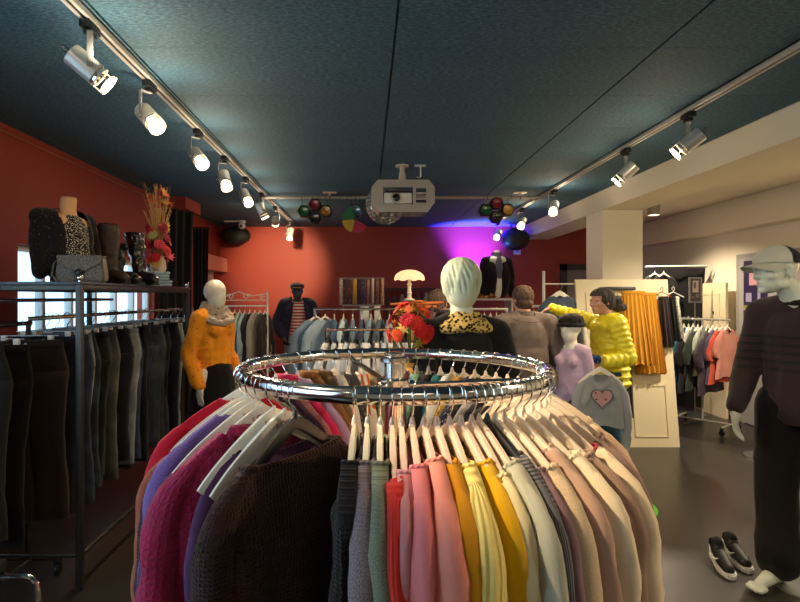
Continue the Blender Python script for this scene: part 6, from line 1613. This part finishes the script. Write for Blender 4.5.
def skirt(label, loc, w, L, mat, seed=0, flare=1.45, pleats=9, rz=0, name='skirt'):
    k_ = 5.50/loc[1]; loc = (loc[0]*k_, 5.50-.02*(loc[1] < 5.3), 1.52+(loc[2]-1.52)*k_); r = thing(name, label, 'skirt', loc, rz, 'skirts on the leaning door'); r.rotation_euler = (-.13, 0, rz); r.scale = (k_,)*3; bm = B(); uvl = bm.loops.layers.uv.new('UVMap'); G = []; n = 72
    for j in range(16):
        t = j/15; ww = w*(1+(flare-1)*t)
        G.append([bm.verts.new((ww*math.cos(2*PI*k/n)*(1+.015*math.sin(pleats*2*2*PI*k/n)), (.022+.03*t)*math.sin(2*PI*k/n)+(.004+.012*t)*math.sin(pleats*2*2*PI*k/n+seed), -L*t-.008*math.sin(pleats*2*PI*k/n)*t)) for k in range(n)])
    for a, b in zip(G, G[1:]):
        for k in range(n):
            f = bm.faces.new((a[k], a[(k+1) % n], b[(k+1) % n], b[k]))
            for l in f.loops: l[uvl].uv = (l.vert.co.x, l.vert.co.z)
    bm.faces.new(G[0]); bm.faces.new(G[-1][::-1]); obj('skirt_body', bm, mat, r)
    bm = B(); sweep(bm, [(w*1.01*math.cos(a*PI/12), .024*math.sin(a*PI/12), .005) for a in range(24)], .006, 6, closed=True, up=(0,0,1), flat=3); obj('waistband', bm, mat, r)
    return r
MU = fab((190,134,36), 'plain')
skirt('mustard pleated skirt on the left of the leaning door', (2.64, 5.27, 1.555), .115, .70, MU, 1)
skirt('longer mustard pleated skirt overlapping the first one to its right', (2.80, 5.32, 1.54), .10, .78, MU, 2)
skirt('dark brown narrow skirt on a red hanger at the right of the leaning door', (2.985, 5.33, 1.50), .045, .48, fab((44,34,34)), 3, 1.3, 4)
skirt('black narrow skirt beside the lace-edged one', (3.06, 5.30, 1.50), .035, .42, fab((26,24,28)), 4, 1.3, 4)
skirt('narrow dark trousers-like skirt with white lace edge at the door edge', (3.12, 5.36, 1.50), .03, .40, fab((200,196,180), 'lace', (90,88,84)), 5, 1.3, 4)
for x, lab, m in ((2.985, 'red', solid((190,30,44), .4)), (3.10, 'thin white', WHITEMETAL)):
    r = thing('clothes_hanger', lab+' hanger at the top right of the leaning door', 'hanger', (x*1.03, 5.525, 1.603)); bm = B(); sweep(bm, [(-.012,0,-.01),(-.014,0,.012),(0,0,.024),(.014,0,.012),(.008,0,-.01),(0,0,-.03)], .003, 6); obj('hook', bm, m, r); bm = B(); sweep(bm, [(-.11,0,-.085),(0,0,-.03),(.11,0,-.085)], .005, 6); obj('arms', bm, m, r)

# ================================================================== right room
r = small_rack('garment_rack', 'chrome T-shirt rack on casters in the right-hand room', (3.90, 6.16), .56, 1.26, .66, GREYPL, .5, .012, True)
tc = [((150,130,126),'mauve grey'), ((44,104,124),'petrol blue'), ((24,24,28),'black'), ((176,176,168),'light grey'), ((40,50,40),'dark green'), ((170,176,160),'pale green'), ((84,84,80),'dark grey'), ((52,42,54),'dull purple'), ((60,62,84),'slate blue'), ((176,70,50),'brick orange'), ((176,116,100),'salmon pink')]
dx, dy = -math.sin(.66), math.cos(.66)
for k, (c, n) in enumerate(tc):
    q = -.25+.05*k
    put_top('tee', (3.90-dx*q, 6.16-dy*q, 1.26), .66+random.uniform(-.1, .1)-.1*(k > 8), c, n+' T-shirt on the caster rack by the right-hand wall', 'T-shirt', 'T-shirts on the caster rack', hanger_kind='slim', scale=(1.18, 1.2, 1.3, 1.1, 1.25, .98, 1.15, 1.3, 1.1, 1.1, 1.0)[k])
drape('black_curtain', 'tall black cabin curtain on a white rail in the right-hand room', (3.82, 7.25), (4.50, 7.05), .05, 1.91, n=70, amp=.012, seed=5)
bm = B(); tube(bm, (3.74, 7.12, 1.93), (4.50, 6.98, 1.93), .010); o = tag(obj('curtain_rail', bm, WHITEMETAL), 'white rail with a clip in front of the black cabin curtain', 'rail')
for k, (xx, c) in enumerate(((3.80, (60,60,64)), (3.92, (30,30,34)))):
    put_top('vest', (xx, 7.0, 1.905), .2, c, ['dark grey','black'][k]+' vest hanging on the white rail of the cabin', 'vest', 'vests on the cabin rail')
def sign_stand():
    r = thing('sign_stand', 'grey framed notice on a thin pole in front of the black curtain', 'sign', (4.24, 6.85, 0)); z = 1.61; w, h = .085, .165
    bm = B(); box2(bm, (-w, -.012, z-h), (w, .0, z+h), .002); obj('frame', bm, solid((128,126,124), .4, .3), r, False); bm = B(); box2(bm, (-w+.02, -.0145, z-h+.02), (w-.02, -.0122, z+h-.02)); obj('notice', bm, solid((58,54,56), .5), r, False)
    bm = B(); box2(bm, (-.04, -.0165, z-.03), (.035, -.0147, z+.12)); obj('paper', bm, solid((178,166,160), .6), r, False); bm = B(); box2(bm, (-.03, -.0185, z+.02), (.0, -.0167, z+.10)); box2(bm, (-.05, -.0165, z-.11), (-.02, -.0147, z-.08)); box2(bm, (.0, -.0165, z-.10), (.045, -.0147, z-.05)); obj('print', bm, solid((110,92,90), .6), r, False)
    obj('pole', tube(B(), (0,.006,.02), (0,.006,z-h), .007), STEEL, r); obj('foot', lathe(B(), [(.001,0),(.13,0),(.13,.012),(.001,.018)], 24, None, False), STEEL, r)
sign_stand()
def old_door():
    r = thing('old_door_panel', 'cream old door panel with a keyhole standing against the right-hand wall', 'door panel', (4.50, 6.93, 0), PI/2-.02); r.rotation_euler = (0, 0, PI/2)
    m = solid((222,206,168), .5, 0, .03); bm = B(); box2(bm, (-.33, .0, 0), (.31, .035, 1.70)); obj('door_leaf', bm, m, r, False)
    bm = B(); [box2(bm, a, b) for a, b in (((-.22,.0352,.9),(.2,.042,.915)), ((-.22,.0352,1.55),(.2,.042,1.565)), ((-.22,.0352,.9),(-.205,.042,1.565)), ((.185,.0352,.9),(.2,.042,1.565)))]; obj('moulding', bm, m, r, False)
    bm = B(); ell(bm, (-.1,.040,1.32), (.012,.006,.02)); obj('keyhole', bm, BLACKPL, r)
old_door()
# posters on door 2 (the leaf faces -X)
def poster(label, y0, y1, z0, z1, base, bits):
    r = thing('poster', label, 'poster', (4.5345, (y0+y1)/2, z0)); w = (y1-y0)/2; H = z1-z0
    bm = B(); box2(bm, (-.0015, -w, 0), (-.0002, w, H)); obj('sheet', bm, solid(base, .4, 0, .25, 0, 9), r, False)
    for (a, b, c, d, col) in bits:      # a,b horizontal from the left as seen, c,d from the bottom
        bm = B(); box2(bm, (-.0030, w-2*w*b, H*c), (-.0016, w-2*w*a, H*d)); obj('printed_block', bm, solid(col, .5, 0, .25, 0, 30), r, False)
    return r
poster('dark purple poster with a pink square on the grey door', 6.0, 6.38, 1.42, 1.95, (44,30,66), [(.25,.75,.45,.88,(196,140,146)), (.1,.35,.08,.28,(150,140,170)), (.6,.72,.1,.4,(150,140,170)), (0,1,-.06,.0,(150,150,50))])
r = poster('green army style poster with a white heading on the grey door', 5.93, 6.38, .72, 1.36, (98,104,44), [(.0,1,.86,1,(24,22,26)), (.0,1,.30,.48,(36,34,30)), (.35,.65,.28,.62,(90,84,70)), (.3,.7,.14,.3,(140,140,60))])
text_mesh('BATTLEGROUND', .046, solid((220,216,206), .5, 0, 0), 'heading', r, (-.0032, 0, .56), (PI/2, 0, -PI/2), .0004)
for k, (s_, z) in enumerate((('LIVE', .50), ('SATURDAY', .455), ('TICKETS', .41))): pass
poster('pale grey poster with large dark letters right of the green poster', 5.42, 5.86, 1.16, 1.62, (120,112,112), [])
text_mesh('KI', .30, solid((24,22,26), .5, 0, 0), 'large_letters', bpy.data.objects['poster.002'], (-.0032, .02, .14), (PI/2, 0, -PI/2), .0004)
poster('black and white photo poster below the lettered one', 5.42, 5.86, .62, 1.12, (60,58,62), [(.15,.5,.3,.9,(190,186,190)), (.6,.9,.5,.95,(170,166,172))])
r = thing('bar_table', 'small round white high table half hidden behind the maroon sweater', 'table', (3.78, 5.0, 0)); obj('top', lathe(B(), [(.001,.915),(.22,.915),(.22,.935),(.001,.938)], 36, None, False), solid((222,214,200), .4), r); obj('column', tube(B(), (0,0,.02), (0,0,.915), .022), STEEL, r); obj('foot', lathe(B(), [(.001,0),(.2,0),(.19,.015),(.001,.02)], 30, None, False), STEEL, r)
bm = B(); lathe(bm, [(.001,.0005),(.36,.0005),(.36,.002),(.001,.002)], 60, Matrix.Translation((1.76, 3.9, 0)), False); o = tag(obj('floor_sticker', bm, solid((40,60,40), .4)), 'round green floor sticker with dark rim on the dark floor', 'floor sticker'); 
o2 = obj('green_disc', lathe(B(), [(.001,.0022),(.335,.0022),(.335,.003),(.001,.003)], 60, Matrix.Translation((1.76, 3.9, 0)), False), solid((96,186,44), .4), o)
